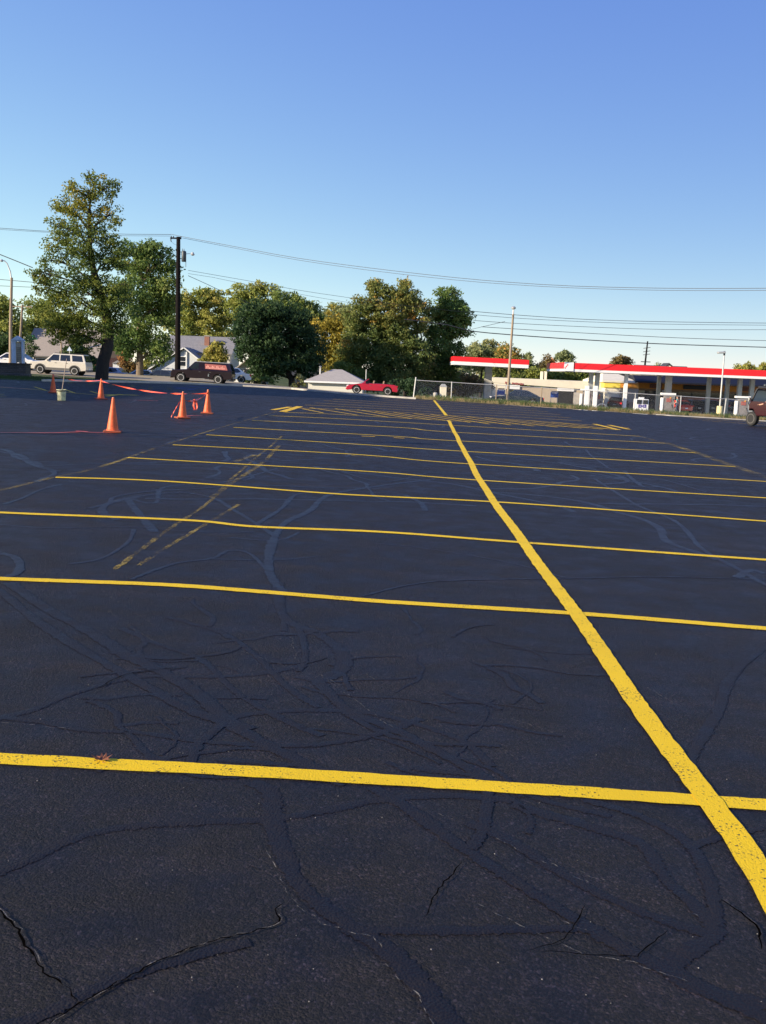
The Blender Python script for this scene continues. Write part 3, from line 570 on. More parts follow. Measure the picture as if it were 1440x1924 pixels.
# heights of the visible cones differ a little with depth; keep one size
def tape_between(name, label, a, b, sag, w=.042, tw=2.5, n=30, gr='orange flagging tape between the cones'):
    a, b = Vector(a), Vector(b); vs = []; d = (b - a); side = Vector((-d.y, d.x, 0)).normalized()
    for i in range(n + 1):
        u = i / n; p = a + d * u; p.z -= sag * 4 * u * (1 - u); th = tw * u * math.pi + .5 * math.sin(u * 17)
        o = Vector((0, 0, 1)) * math.cos(th) * w / 2 + side * math.sin(th) * w / 2
        o *= .65 + .35 * abs(math.cos(th)); vs += [p + o, p - o]
    return tag(MB().add(vs, [(2 * i, 2 * i + 1, 2 * i + 3, 2 * i + 2) for i in range(n)]).build(name, M['tape'], fix=False), label, 'tape', gr)
def top(i, h=.68): return CN[i].location + Vector((0, 0, h))
tape_between('flagging_tape', 'orange tape strung from the leftmost cone to the cone in the shade', top(4, .66), top(3, .66), .10)
tape_between('flagging_tape', 'long orange tape strung from the shaded cone to the rightmost cone', top(3, .64), top(2, .60), .16, .044, 4)
tape_between('flagging_tape', 'short sagging orange tape joining the two right hand cones', top(2, .62), top(1, .50), .12, .055, 1.5)
# knot and tails hanging from the short tape
m_ = top(2, .62).lerp(top(1, .50), .55); m_.z -= .13
t = thing('tape_knot', 'knotted orange tape ends hanging from the short sagging tape', 'tape', m_)
MB().lathe([(.012, -.04), (.05, -.02), (.055, .01), (.03, .04), (.01, .05)], 8).build('knot', M['tape'], t, smooth=True)
for s in (-1, 1):
    MB().add([(.03 * s, 0, 0), (.03 * s + .045, .01, 0), (.05 * s, .02, -.14), (.05 * s + .045, 0, -.16), (.02 * s, -.02, -.26), (.02 * s + .045, .01, -.25)], [(0, 1, 3, 2), (2, 3, 5, 4)]).build('tail', M['tape'], t, fix=False)
# tape running down the second cone to the ground and trailing away
b = CN[1].location
tape_between('flagging_tape', 'orange tape slanting down the side of the second nearest cone to its foot', b + Vector((-.03, -.02, .50)), b + Vector((-.27, -.15, .03)), -.02, .04, 1)
def ground_tape(label, l, w, extra=True):
    m = MB(); ribbon(m, g2(l), w, .012, step=.12, wob=.02, edge=.008, wvar=.25); return tag(m.build('ground_tape', M['tape'], fix=False), label, 'tape', 'orange tape lying on the asphalt')
ground_tape('long orange tape lying on the asphalt from the left edge to the nearest cone', [(-60,813),(0,813.5),(50,814),(100,814),(150,812.5),(180,813.5),(228,813.5)], .055)
ground_tape('orange tape lying on the asphalt from the shaded cone toward the right', [(196,750.5),(240,752),(280,753),(297,753.5)], .07)
ground_tape('short orange tape lying between the two right hand cones', [(350,783),(362,781.5),(380,782)], .07)
ground_tape('orange tape lying in the shade at the left edge short of the leftmost cone', [(-30,724.5),(15,728.5),(60,732)], .10)
g = G(154, 813.2)
m = MB(); ribbon(m, [Vector((g.x - .12, g.y, 0)), Vector((g.x, g.y + .03, 0)), Vector((g.x + .12, g.y - .01, 0))], .10, .03, step=.03, edge=.02); tag(m.build('tape_clump', M['tape'], fix=False), 'crumpled bunch of orange tape left of the nearest cone', 'tape')
g = G(116, 752.5)
t = thing('paint_bucket', 'yellow spattered plastic bucket standing by the leftmost cone', 'bucket', (g.x, g.y, g.z), 0)
MB().lathe([(.125, 0), (.13, .01), (.15, .33), (.158, .335), (.158, .36), (.148, .36), (.145, .34), (.12, .05)], 24).build('pail', M['bucket'], t, smooth=True)
MB().lathe([(.151, .30), (.166, .302), (.166, .335), (.151, .337)], 24).build('rim_band', M['black'], t)
MB().tube([(-.155, 0, .33), (-.12, -.1, .27), (0, -.165, .24), (.12, -.1, .27), (.155, 0, .33)], .004, 6).build('handle', M['galv'], t)
s = thing('broom_stick', 'thin wooden stick standing upright in the spattered bucket', 'stick', (g.x, g.y, g.z + .06), 0)
MB().tube([(-.02, 0, 0), (.09, .02, .75), (.17, .04, 1.30)], [.014, .013, .012], 8).build('shaft', M['wood'], s, smooth=True)

# ------------------------------------------------------------------ vehicles
def arcpts(cx, r, z, n=10): return [(cx + r * math.cos(th), z + r * math.sin(th)) for th in [math.pi - i * math.pi / n for i in range(n + 1)]]
def inset(o, d):
    n = len(o); A = sum(o[i][0] * o[(i + 1) % n][1] - o[(i + 1) % n][0] * o[i][1] for i in range(n)); sg = 1 if A > 0 else -1; out = []
    for i in range(n):
        a, b, c = Vector(o[i - 1]), Vector(o[i]), Vector(o[(i + 1) % n]); e1 = (b - a); e2 = (c - b)
        if e1.length < 1e-6 or e2.length < 1e-6: out.append(tuple(b)); continue
        e1.normalize(); e2.normalize(); nr = Vector((-e1.y - e2.y, e1.x + e2.x)) * sg
        nr = nr.normalized() if nr.length > 1e-5 else Vector((0, 0)); out.append(tuple(b + nr * d))
    return out
def loft(outlines):  # [(y, outline)...]
    n = len(outlines[0][1]); vs = [(a, y, b) for y, o in outlines for a, b in o]; m = len(outlines)
    return MB().add(vs, [tuple(range(n)), tuple(range((m - 1) * n, m * n))[::-1]] + [(j * n + i, (j + 1) * n + i, (j + 1) * n + (i + 1) % n, j * n + (i + 1) % n) for j in range(m - 1) for i in range(n)])
def wheel(par, x, y, r, w=.2, spokes=5, rim=None):
    s = 1 if y > 0 else -1
    wh = MB().lathe([(r * .62, -w / 2), (r * .9, -w / 2), (r, -w / 2 + .03), (r, w / 2 - .03), (r * .9, w / 2), (r * .62, w / 2)], 24, axis='y').build('wheel', M['rubber'], par, smooth=True)
    wh.location = (x, y, r)
    m = MB(); m.lathe([(r * .66, s * (w / 2 - .05)), (r * .68, s * (w / 2 + .004)), (r * .60, s * (w / 2 + .006)), (r * .58, s * (w / 2 - .04))], 24, axis='y')
    m.lathe([(r * .16, s * (w / 2 - .06)), (r * .16, s * (w / 2 - .005)), (r * .04, s * (w / 2))], 12, axis='y')
    for k in range(spokes):
        th = 2 * math.pi * k / spokes + .3; m.box((math.cos(th) * r * .37, s * (w / 2 - .015), math.sin(th) * r * .37), (r * .5, .02, r * .17), m=Matrix.Rotation(-th, 3, 'Y'))
    m.build('rim', rim or M['rim'], wh)
    return wh
def pane(par, name, poly, wb, wr, zb, zt, s, mt, off=.006, th=.01):
    def yy(z): return wb + (wr - wb) * (z - zb) / (zt - zb)
    n = len(poly); vs = [(x, s * (yy(z) + off), z) for x, z in poly] + [(x, s * (yy(z) - th), z) for x, z in poly]
    return MB().add(vs, [tuple(range(n)), tuple(range(n, 2 * n))[::-1]] + [(i, i + n, (i + 1) % n + n, (i + 1) % n) for i in range(n)]).build(name, mt, par)
def xpane(par, name, x0, z0, x1, z1, w0, w1, mt, off=.008):
    """sloped windscreen or rear window from (x0,z0) to (x1,z1)"""
    d = Vector((x1 - x0, z1 - z0)).normalized(); sg = 1 if x0 > x1 else -1
    nx, nz = (d.y * sg, abs(d.x)); nx = abs(d.y) * (1 if x0 > x1 else -1)
    a = (x0 + (x1 - x0) * .08, z0 + (z1 - z0) * .08); b = (x0 + (x1 - x0) * .9, z0 + (z1 - z0) * .9); vs = []
    for o in (off, -.004):
        for (x, z), w in ((a, w0), (b, w1)):
            for s in (-1, 1): vs.append((x + nx * o, s * w, z + nz * o))
    return MB().add(vs, [(0, 1, 3, 2), (4, 6, 7, 5), (0, 4, 5, 1), (2, 3, 7, 6), (0, 2, 6, 4), (1, 5, 7, 3)]).build(name, mt, par)
def car(name, label, cat, loc, rz, pm, L=4.6, W=1.8, zb=.9, zt=1.45, wr=.33, xf=1.35, xr=-1.35, body=None, cab=None, wins=None, group=None, open_top=False, cladding=None, clear=.22, spokes=5, rails=False, rimm=None, glass=None):
    t = thing(name, label, cat, loc, rz, group, True); w = W / 2; h = L / 2; ra = wr + .06; gl = glass or M['glass']
    top_ = body or [(h, .45), (h - .02, .62), (h - .25, .74), (xf - .35, zb - .06), (xf - .55, zb), (-h + .75, zb + .02), (-h + .15, zb - .02), (-h + .02, .65), (-h, .42)]
    bot = [(-h + .08, clear + .08)] + arcpts(xr, ra, wr) + arcpts(xf, ra, wr) + [(h - .08, clear + .06)]
    bot = [(x, max(z, clear)) for x, z in bot]
    out = bot + top_
    body_o = loft([(-w, inset(out, .05)), (-w + .03, inset(out, .012)), (-w + .12, out), (w - .12, out), (w - .03, inset(out, .012)), (w, inset(out, .05))]).build('body', pm, t)
    for x in (xf, xr):
        for s in (-1, 1): wheel(t, x, s * (w - .10), wr, spokes=spokes, rim=rimm)
        MB().box((x, 0, wr + .12), (ra * 1.9, W - .42, wr * 1.3)).build('wheel_well', M['dk'], t)
    for s in (-1, 1):
        MB().box((h - .10, s * (w - .22), .64), (.14, .30, .13)).build('headlight', M['whitel'], t, bevel=.02)
        MB().box((-h + .08, s * (w - .13), .74), (.12, .22, .20)).build('taillight', M['redl'], t, bevel=.02)
    MB().box((h - .03, 0, .40), (.12, W - .16, .16)).build('bumper', cladding or pm, t, bevel=.03)
    MB().box((-h + .03, 0, .42), (.12, W - .16, .18)).build('bumper', cladding or pm, t, bevel=.03)
    MB().box((h + .0, 0, .60), (.03, W * .42, .12)).build('grille', M['black'], t)
    MB().box((-h - .01, 0, .56), (.02, .34, .12)).build('number_plate', M['white'], t)
    if not open_top:
        a, b, c, d = cab; wb_, wt = w - .06, w - .22
        vs = []
        for (x, z), ww in ((a, wb_), (b, wt), (c, wt), (d, wb_)): vs += [(x, -ww, z), (x, ww, z)]
        # slightly crowned roof
        MB().add(vs, [(0, 1, 3, 2), (2, 3, 5, 4), (4, 5, 7, 6), (0, 2, 4, 6), (1, 7, 5, 3), (0, 6, 7, 1)]).build('cabin', pm, t, bevel=.03)
        for poly in wins:
            for s in (-1, 1): pane(t, 'side_window', poly, wb_, wt, a[1], b[1], s, gl)
        xpane(t, 'windscreen', a[0], a[1], b[0], b[1], wb_ - .08, wt - .06, gl); xpane(t, 'rear_window', d[0], d[1], c[0], c[1], wb_ - .10, wt - .06, gl)
        for s in (-1, 1):
            MB().box((a[0] - .25, s * (w + .04), a[1] + .07), (.10, .17, .12)).build('wing_mirror', pm, t, bevel=.02)
        if rails:
            for s in (-1, 1): MB().tube([(b[0] - .1, s * (wt - .04), b[1]), (b[0] - .15, s * (wt - .04), b[1] + .06), (c[0] + .15, s * (wt - .04), c[1] + .06), (c[0] + .1, s * (wt - .04), c[1])], .018, 6).build('roof_rail', M['black'], t)
    for k, xx in enumerate((.15, -.75)):
        for s in (-1, 1): MB().box((xx, s * (w + .006), zb - .10), (.16, .03, .03)).build('door_handle', M['grey'], t)
    if cladding:
        for s in (-1, 1):
            MB().box(((xf + xr) / 2, s * (w - .005), clear + .13), (xf - xr - 2 * ra + .02, .035, .20)).build('side_cladding', cladding, t)
            for x in (xf, xr):
                o1 = arcpts(x, ra + .065, wr, 12); o2 = arcpts(x, ra - .012, wr, 12)[::-1]
                MB().prism(o1 + o2, s * (w - .03), s * (w + .02)).build('arch_flare', cladding, t)
    return t
PI = math.pi
def at(px, py, D, drop=0):  # point at depth D through a pixel, for things standing on the falling ground
    return P(px, py, D)
# estate SUV
X = P(115, 703, 84); 
car('parked_suv', 'beige white SUV with grey wheel arches and roof rails on the street behind the bucket', 'car', (X.x, 84, gz(X.x, 84) + .01), PI, M['p_beige'], 4.85, 1.88, 1.08, 1.76, .37, 1.45, -1.42,
    body=[(2.42, .55), (2.40, .85), (2.30, .98), (1.25, 1.10), (1.1, 1.12), (-2.35, 1.12), (-2.42, .8), (-2.42, .5)],
    cab=[(1.12, 1.10), (.42, 1.74), (-2.10, 1.74), (-2.34, 1.10)],
    wins=[[(.86, 1.16), (.42, 1.66), (-.10, 1.66), (-.10, 1.16)], [(-.20, 1.16), (-.20, 1.66), (-.98, 1.66), (-1.05, 1.16)], [(-1.22, 1.16), (-1.14, 1.66), (-1.98, 1.64), (-2.12, 1.16)]], cladding=M['grey'], clear=.34, rails=True)
X = P(33, 697, 89)
car('parked_sedan', 'silvery white saloon car half hidden behind the sign tower at far left', 'car', (X.x - .6, 89, gz(X.x, 89) + .01), PI, M['p_white'], 4.9, 1.84, .93, 1.46, .35, 1.45, -1.45,
    cab=[(.95, .92), (.15, 1.44), (-1.05, 1.44), (-1.85, .93)], wins=[[(.70, .97), (.12, 1.37), (-.33, 1.37), (-.33, .97)], [(-.41, .97), (-.41, 1.37), (-1.02, 1.37), (-1.45, .98)]])
# dark pickup with a topper and pink window graphic
X = P(382, 718, 86)
tk = car('pickup_truck', 'black pickup with covered bed and pink lettered side window behind the utility pole', 'truck', (X.x, 86, P(382, 717.5, 86).z - .1), PI, M['p_black'], 5.3, 1.95, 1.06, 1.78, .39, 1.75, -1.45,
    body=[(2.65, .6), (2.63, .9), (2.5, 1.02), (1.45, 1.12), (1.2, 1.14), (-2.55, 1.14), (-2.64, .9), (-2.64, .55)],
    cab=[(1.30, 1.10), (.62, 1.80), (-2.35, 1.76), (-2.60, 1.12)], wins=[[(1.02, 1.18), (.60, 1.70), (.28, 1.70), (.28, 1.18)]], clear=.36, spokes=6)
for s in (-1, 1):
    pg = pane(tk, 'side_window', [(-.30, 1.24), (-.25, 1.66), (-2.05, 1.62), (-2.22, 1.20)], .915, .755, 1.10, 1.80, s, M['redsign'], .008)
    mm = MB()
    for k in range(13):
        x = -.48 - k * .125; hh = .10 + .07 * math.sin(k * 1.9)
        mm.add([(x, s * .868, 1.36), (x + .10, s * .868, 1.37), (x + .13, s * .842, 1.37 + hh), (x + .02, s * .842, 1.38 + hh * .8)], [(0, 1, 2, 3)])
        mm.add([(x, s * .888, 1.29), (x + .11, s * .888, 1.28), (x + .11, s * .874, 1.34), (x, s * .874, 1.345)], [(0, 1, 2, 3)])
    mm.build('window_lettering', M['pinkgraphic'], pg, fix=False)
MB().box((-.9, 0, 1.815), (2.9, 1.40, .05)).build('roof_panel', M['galv'], tk, bevel=.02)
for s in (-1, 1): MB().box((-.62, s * .985, .72), (.10, .03, .24)).build('fuel_flap', M['chrome'], tk)
# red convertible
X = P(699, 741, 86); z0 = P(699, 741.5, 86).z
rc = car('convertible_car', 'crimson convertible with its roof down beside the white garage', 'car', (X.x, 86, gz(X.x, 86) + .01), PI, M['p_red'], 4.45, 1.80, .86, 1.3, .34, 1.32, -1.36,
    body=[(2.22, .42), (2.18, .62), (1.9, .74), (.95, .90), (.75, .93), (-1.1, .95), (-1.9, .92), (-2.18, .82), (-2.22, .42)], open_top=True)
MB().box((-.25, 0, .955), (1.75, 1.40, .03)).build('cockpit_trim', M['black'], rc)
for x in (.05, -.8):
    for s in (-1, 1):
        MB().box((x - .18, s * .36, 1.05), (.14, .46, .28), m=Matrix.Rotation(-.2, 3, 'Y')).build('seat', M['tanfab'], rc, bevel=.04)
MB().tube([(.85, -.72, .93), (.32, -.62, 1.30), (.32, .62, 1.30), (.85, .72, .93)], .03, 6).build('windscreen_frame', M['p_red'], rc)
MB().add([(.84, -.70, .94), (.33, -.60, 1.29), (.33, .60, 1.29), (.84, .70, .94)], [(0, 1, 2, 3)]).build('windscreen', M['clear'], rc)
MB().lathe([(.17, -.01), (.185, 0), (.17, .01)], 16, c=(.40, .36, 1.02), axis='y').build('steering_wheel', M['black'], rc)
for s in (-1, 1): MB().box((.62, s * .95, .99), (.10, .16, .11)).build('wing_mirror', M['p_red'], rc, bevel=.02)
# dark saloon behind the fence
X = P(968, 752, 88)
car('dark_sedan', 'dark blue saloon parked in the weeds behind the chain-link fence', 'car', (X.x + .1, 88, P(968, 734, 88).z - 1.33), PI - .05, M['p_dark'], 4.75, 1.8, .92, 1.42, .33, 1.45, -1.4,
    cab=[(1.05, .90), (.20, 1.42), (-.85, 1.42), (-1.95, .94)], wins=[[(.75, .96), (.15, 1.35), (-.28, 1.35), (-.28, .96)], [(-.36, .96), (-.36, 1.35), (-.85, 1.35), (-1.45, .97)]])
# cars on the lower ground beyond the street crest
for k, (px, py, D, pm, lab, nm) in enumerate([
    (205, 689.5, 104, 'p_silver', 'silver car low behind the street, just left of the big tree trunk', 'distant_car'), (262, 694, 104, 'p_silver', 'silver van-nosed car low behind the street between trunk and white house', 'distant_car'),
    (302, 694.5, 103, 'p_dark', 'dark car with bright bumper parked before the white house', 'distant_car'), (428, 690, 96, 'p_white', 'pale blue van just behind the tail of the black pickup', 'distant_car'), (165+18, 690, 110, 'p_silver', 'pale car glimpsed right behind the tail of the beige SUV', 'distant_car')]):
    tp = P(px, py, D)
    car(nm, lab, 'car', (tp.x, D, tp.z - 1.44), PI + (.1 if k % 2 else -.15), M[pm], 4.5, 1.78, .92, 1.42, .33, 1.35, -1.35, cab=[(1.0, .90), (.25, 1.42), (-1.1, 1.42), (-1.75, .93)],
        wins=[[(.70, .96), (.20, 1.35), (-.25, 1.35), (-.25, .96)], [(-.33, .96), (-.33, 1.35), (-1.0, 1.35), (-1.4, .97)]])
# maroon hatchback by the shop end
X = P(1163, 747, 118)
car('hatchback_car', 'dark maroon hatchback seen from behind beside the yellow banded shop corner', 'car', (X.x, 118, P(1163, 747, 118).z - 1.38), PI / 2 - .45, M['p_maroon'], 4.2, 1.75, .92, 1.42, .33, 1.3, -1.3,
    cab=[(.9, .92), (.25, 1.44), (-1.45, 1.44), (-1.95, .95)], wins=[[(.65, .96), (.2, 1.36), (-.3, 1.36), (-.3, .96)], [(-.38, .96), (-.38, 1.36), (-1.35, 1.36), (-1.6, .97)]])
X = P(1137, 755, 116)
car('distant_car', 'low grey car nose standing left of the maroon hatchback', 'car', (X.x - 1, 116, P(1140, 752, 116).z - 1.35), PI / 2 - .2, M['p_dark'], 4.4, 1.75, .9, 1.38, .33, 1.3, -1.3,
    cab=[(.9, .90), (.25, 1.40), (-1.0, 1.40), (-1.7, .93)], wins=[[(.65, .96), (.2, 1.33), (-.9, 1.33), (-1.3, .96)]])
X = P(1270, 758, 110)
car('red_compact_car', 'bright red car at the pump island under the big canopy', 'car', (X.x, 110, P(1270, 757, 110).z - 1.05), PI / 2 + .35, M['p_bred'], 3.9, 1.7, .92, 1.42, .31, 1.2, -1.2,
    cab=[(.2, .90), (-.1, 1.36), (-1.3, 1.36), (-1.7, .93)], wins=[[(.05, .96), (-.12, 1.28), (-.6, 1.28), (-.6, .96)]])
for k, (px, D) in enumerate([(1305, 116), (1330, 118), (1372, 119)]):
    X = P(px, 752, D)
    car('shopfront_car', ['black car nosed up to the shop behind the red car', 'dark grey car parked at the shop left of the lamp post', 'dark car parked at the shop right of the lamp post'][k], 'car', (X.x, D, P(px, 752, D).z - 1.40), PI / 2, M[['p_black', 'p_dark', 'p_black'][k]], 4.3, 1.75, .92, 1.42, .33, 1.3, -1.3,
        cab=[(.9, .92), (.25, 1.44), (-1.25, 1.44), (-1.85, .95)], wins=[[(.65, .96), (.2, 1.36), (-.3, 1.36), (-.3, .96)], [(-.38, .96), (-.38, 1.36), (-1.2, 1.36), (-1.5, .97)]])

# open cab-forward utility truck at the right edge, seen from behind its left side
J = P(1445, 790, 46.5); jz = gz(J.x, 46.5); JR = PI / 2 + .45
jp = thing('utility_buggy', 'maroon open sided utility buggy with black cab frame at the right edge', 'buggy', (J.x + .18, 46.5, jz + .005), JR, None, True)
w = .72
out = [(-1.80, .55), (-1.25, .52), (-1.20, .80), (-1.05, .97), (-.58, .97), (-.42, .80), (-.38, .50), (.34, .46), (.38, .66), (.50, .78), (.78, .78), (.86, .70), (.88, 1.02), (.80, 1.14), (-1.78, 1.14)]
loft([(-w, inset(out, .03)), (-w + .05, out), (w - .05, out), (w, inset(out, .03))]).build('body', M['p_maroon'], jp)
for x, r_ in ((.62, .33), (-.81, .43)):
    for s in (-1, 1): wheel(jp, x, s * .66, r_, .24, 5, M['ybase'] if x < 0 else M['grey'])
for s in (-1, 1):
    dr = MB().prism([(-.34, .52), (.34, .50), (.56, .80), (.70, .84), (.72, 1.14), (-.34, 1.14)], s * .722, s * .75).build('door', M['p_maroon'], jp, bevel=.008)
    MB().box((-.22, s * .77, 1.02), (.14, .03, .035)).build('handle', M['black'], dr)
    MB().tube([(.78, s * .68, 1.13), (.56, s * .63, 1.70), (.44, s * .61, 1.80), (-.30, s * .61, 1.80), (-.42, s * .63, 1.70), (-.52, s * .68, 1.13)], .045, 8).build('door_frame', M['black'], jp, smooth=True)
    MB().box((.74, s * .84, 1.22), (.06, .16, .20)).build('wing_mirror', M['chrome'], jp, bevel=.02)
    MB().box((.88, s * .50, .90), (.05, .16, .12)).build('headlight', M['whitel'], jp, bevel=.02)
    MB().box((-1.80, s * .60, .92), (.05, .12, .16)).build('taillight', M['redl'], jp)
    MB().box((-.15, s * .34, 1.15), (.14, .42, .55), m=Matrix.Rotation(-.15, 3, 'Y')).build('seat', M['black'], jp, bevel=.03)
    MB().box((-1.15, s * .70, 1.24), (1.2, .04, .2)).build('bed_side', M['p_maroon'], jp)
MB().tube([(.78, -.68, 1.15), (.57, -.64, 1.70), (.57, .64, 1.70), (.78, .68, 1.15)], .035, 6).build('windscreen_frame', M['black'], jp)
MB().add([(.77, -.64, 1.17), (.57, -.61, 1.69), (.57, .61, 1.69), (.77, .64, 1.17)], [(0, 1, 2, 3)]).build('windscreen', M['clear'], jp)
MB().box((.18, 0, 1.84), (.70, 1.26, .05)).build('roof_panel', M['black'], jp, bevel=.02)
MB().lathe([(.05, 0), (.09, .03), (.09, .10), (.03, .13)], 12, c=(.40, .3, 1.86)).build('roof_beacon', M['darkmetal'], jp, smooth=True)
MB().box((.93, 0, .56), (.10, 1.3, .12)).build('bumper', M['black'], jp, bevel=.02); MB().box((-1.86, 0, .56), (.12, 1.3, .14)).build('bumper', M['black'], jp, bevel=.02)

# ------------------------------------------------------------------ people
def skin(name, joints, edges, radii, m, parent=None, loc=(0, 0, 0), rz=0):
    me = bpy.data.meshes.new(name); me.from_pydata(joints, edges, []); me.update()
    o = bpy.data.objects.new(name, me); COL.objects.link(o); me.materials.append(m)
    md_ = o.modifiers.new('skin', 'SKIN'); md_.use_smooth_shade = True
    for i, r_ in enumerate(radii):
        rr = r_ if isinstance(r_, tuple) else (r_, r_); me.skin_vertices[0].data[i].radius = rr; me.skin_vertices[0].data[i].use_root = (i == 0)
    o.modifiers.new('sub', 'SUBSURF').levels = 1; o.modifiers['sub'].render_levels = 2
    if parent: o.parent = parent
    o.location = loc; o.rotation_euler = (0, 0, rz); return o
def person(label, loc, rz, shirt, seated=False, arm_out=False):
    t = thing('person', label, 'person', loc, rz)
    if seated:  # pelvis at origin, facing +x
        j = [(0, 0, .10), (-.03, 0, .30), (-.05, 0, .48), (-.04, 0, .60), (-.03, 0, .70), (-.01, 0, .82), (-.05, .20, .54), (.02, .34, .32), (.24, .42, .24), (.33, .42, .24), (-.05, -.20, .54), (.05, -.24, .30), (.30, -.14, .34), (.38, -.12, .35),
             (.02, .10, .08), (.42, .12, .10), (.50, .12, -.28), (.62, .12, -.32), (.02, -.10, .08), (.42, -.12, .10), (.50, -.12, -.28), (.62, -.12, -.32)]
    else:
        j = [(0, 0, .95), (0, 0, 1.15), (0, 0, 1.34), (.01, 0, 1.47), (.03, 0, 1.56), (.05, 0, 1.68), (0, .19, 1.40), (.03, .25, 1.13), (.22, .24, .98), (.29, .23, .97), (0, -.19, 1.40), (.0, -.25, 1.12), (.10, -.27, .88), (.13, -.27, .80),
             (0, .09, .92), (.03, .11, .50), (-.02, .12, .09), (.12, .13, .04), (0, -.09, .92), (-.02, -.11, .50), (-.10, -.12, .09), (.04, -.13, .04)]
    e = [(0, 1), (1, 2), (2, 3), (3, 4), (4, 5), (2, 6), (6, 7), (7, 8), (8, 9), (2, 10), (10, 11), (11, 12), (12, 13), (0, 14), (14, 15), (15, 16), (16, 17), (0, 18), (18, 19), (19, 20), (20, 21)]
    r_ = [(.15, .11), (.14, .10), (.16, .10), .055, .09, .085, .055, .042, .033, .035, .055, .042, .033, .035, .085, .06, .042, .04, .085, .06, .042, .04]
    skin('body', j, e, r_, M['skin'], t)
    s_j = [tuple(Vector(j[k])) for k in (0, 1, 2, 6, 10)]; up6 = tuple(Vector(j[6]).lerp(Vector(j[7]), .6)); up10 = tuple(Vector(j[10]).lerp(Vector(j[11]), .6))
    skin('shirt', s_j + [up6, up10], [(0, 1), (1, 2), (2, 3), (2, 4), (3, 5), (4, 6)], [(.165, .125), (.155, .115), (.172, .112), .07, .07, .06, .06], shirt, t)
    skin('trousers', [j[0], j[14], j[15], j[16], j[18], j[19], j[20]], [(0, 1), (1, 2), (2, 3), (0, 4), (4, 5), (5, 6)], [(.16, .12), .10, .075, .06, .10, .075, .06], M['denim'], t)
    hd = Vector(j[5]); bm = bmesh.new(); bmesh.ops.create_icosphere(bm, subdivisions=3, radius=1)
    for v in bm.verts: v.co = Vector((v.co.x * .105, v.co.y * .085, v.co.z * .10)) + Vector((-.015, 0, .045)) + hd
    bmesh.ops.delete(bm, geom=[v for v in bm.verts if v.co.z < hd.z + .0 and v.co.x > hd.x - .04 or v.co.z < hd.z - .05], context='VERTS')
    me = bpy.data.meshes.new('hair'); bm.to_mesh(me); bm.free(); o = bpy.data.objects.new('hair', me); COL.objects.link(o); o.parent = t; me.materials.append(M['hair'])
    # five fingers per hand, eyes and nose
    for hand, fore in ((9, 8), (13, 12)):
        a = Vector(j[hand]); d = (a - Vector(j[fore])).normalized(); sd = d.cross(Vector((0, 0, 1))).normalized()
        for k, ln in enumerate((.06, .075, .08, .072, .058)):
            b0 = a + d * (.02 if k else -.02) + sd * (.016 * (k - 2)); dd = (d + (sd * -.7 if k == 0 else Vector((0, 0, -.15)))).normalized()
            b1 = b0 + dd * ln * .55; b2 = b1 + (dd + Vector((0, 0, -.5))).normalized() * ln * .5
            MB().tube([b0, b1, b2], [.009, .008, .006], 6).build('finger' if k else 'thumb', M['skin'], t, smooth=True)
    MB().add([hd + Vector(v) for v in ((.078, -.012, -.012), (.078, .012, -.012), (.105, 0, -.018), (.080, 0, .03))], [(0, 1, 2), (0, 2, 3), (2, 1, 3)]).build('nose', M['skin'], t)
    for s in (-1, 1):
        MB().box(hd + Vector((.078, s * .03, .022)), (.012, .018, .008)).build('eye', M['black'], t)
        MB().box(hd + Vector((.0, s * .083, .0)), (.03, .012, .05)).build('ear', M['skin'], t, bevel=.004)
    MB().box(hd + Vector((.082, 0, -.042)), (.008, .04, .008)).build('mouth', M['redsign'], t)
    return t
X = P(1274, 744, 106)
person('person in a teal shirt standing by the bright red car at the pumps', (X.x, 106, X.z - 1.78), PI * .8, M['teal'])
jm = jp.matrix_basis
pp = jm @ Vector((-.12, .34, .78))
person('person driving the maroon buggy with a bare arm resting on its door', pp, JR, M['denim'], seated=True)

# ------------------------------------------------------------------ poles, lamps and wires
def vertical_at(px, py_top, py_base, D):
    b = P(px, py_base, D); t_ = P(px, py_top, D); return b, t_.z - b.z
# utility pole (nearest)
g = G(334, 714.5); D = g.y; H_ = P(334, 445, D).z - g.z
up_ = thing('utility_pole', 'tall dark wooden utility pole with transformer at the lot edge', 'utility pole', (g.x, g.y, g.z))
s_ = D / 1850.  # metres per photo pixel at this depth
MB().tube([(0, 0, -.2), (0, 0, H_ * .5), (0, 0, H_)], [5.6 * s_, 4.6 * s_, 3.6 * s_], 14).build('pole', M['pole'], up_, smooth=True)
MB().box((-.22, 0, H_ - .12), (.95, .10, .12)).build('crossarm', M['pole'], up_)
for x in (-.60, -.42, .22): MB().lathe([(.03, 0), (.055, .03), (.035, .06), (.055, .09), (.02, .13)], 10, c=(x, 0, H_ - .06)).build('insulator', M['grey'], up_)
tf = MB().lathe([(.18, 0), (.20, .03), (.20, .82), (.17, .88), (.05, .92)], 18, c=(.48, 0, H_ - 2.05)).build('transformer', M['darkmetal'], up_, smooth=True)
for x in (-.06, .07): MB().lathe([(.03, 0), (.035, .04), (.02, .08), (.03, .12), (.01, .2)], 8, c=(.42 + x, 0, H_ - 1.15)).build('bushing', M['grey'], tf)
MB().box((.25, 0, H_ - 1.25), (.25, .06, .06)).build('bracket', M['darkmetal'], up_); MB().box((.25, 0, H_ - 1.8), (.25, .06, .06)).build('bracket', M['darkmetal'], up_)
MB().tube([(-.55, 0, H_ - .12), (-.66, 0, H_ - .25), (-.60, 0, H_ - .42)], .045, 8).build('cutout_fuse', M['darkmetal'], up_)
MB().tube([(-.60, 0, H_ - .42), (-.35, 0, H_ - .62), (-.06, 0, H_ - .68)], .01, 5).build('jumper_wire', M['wire'], up_)
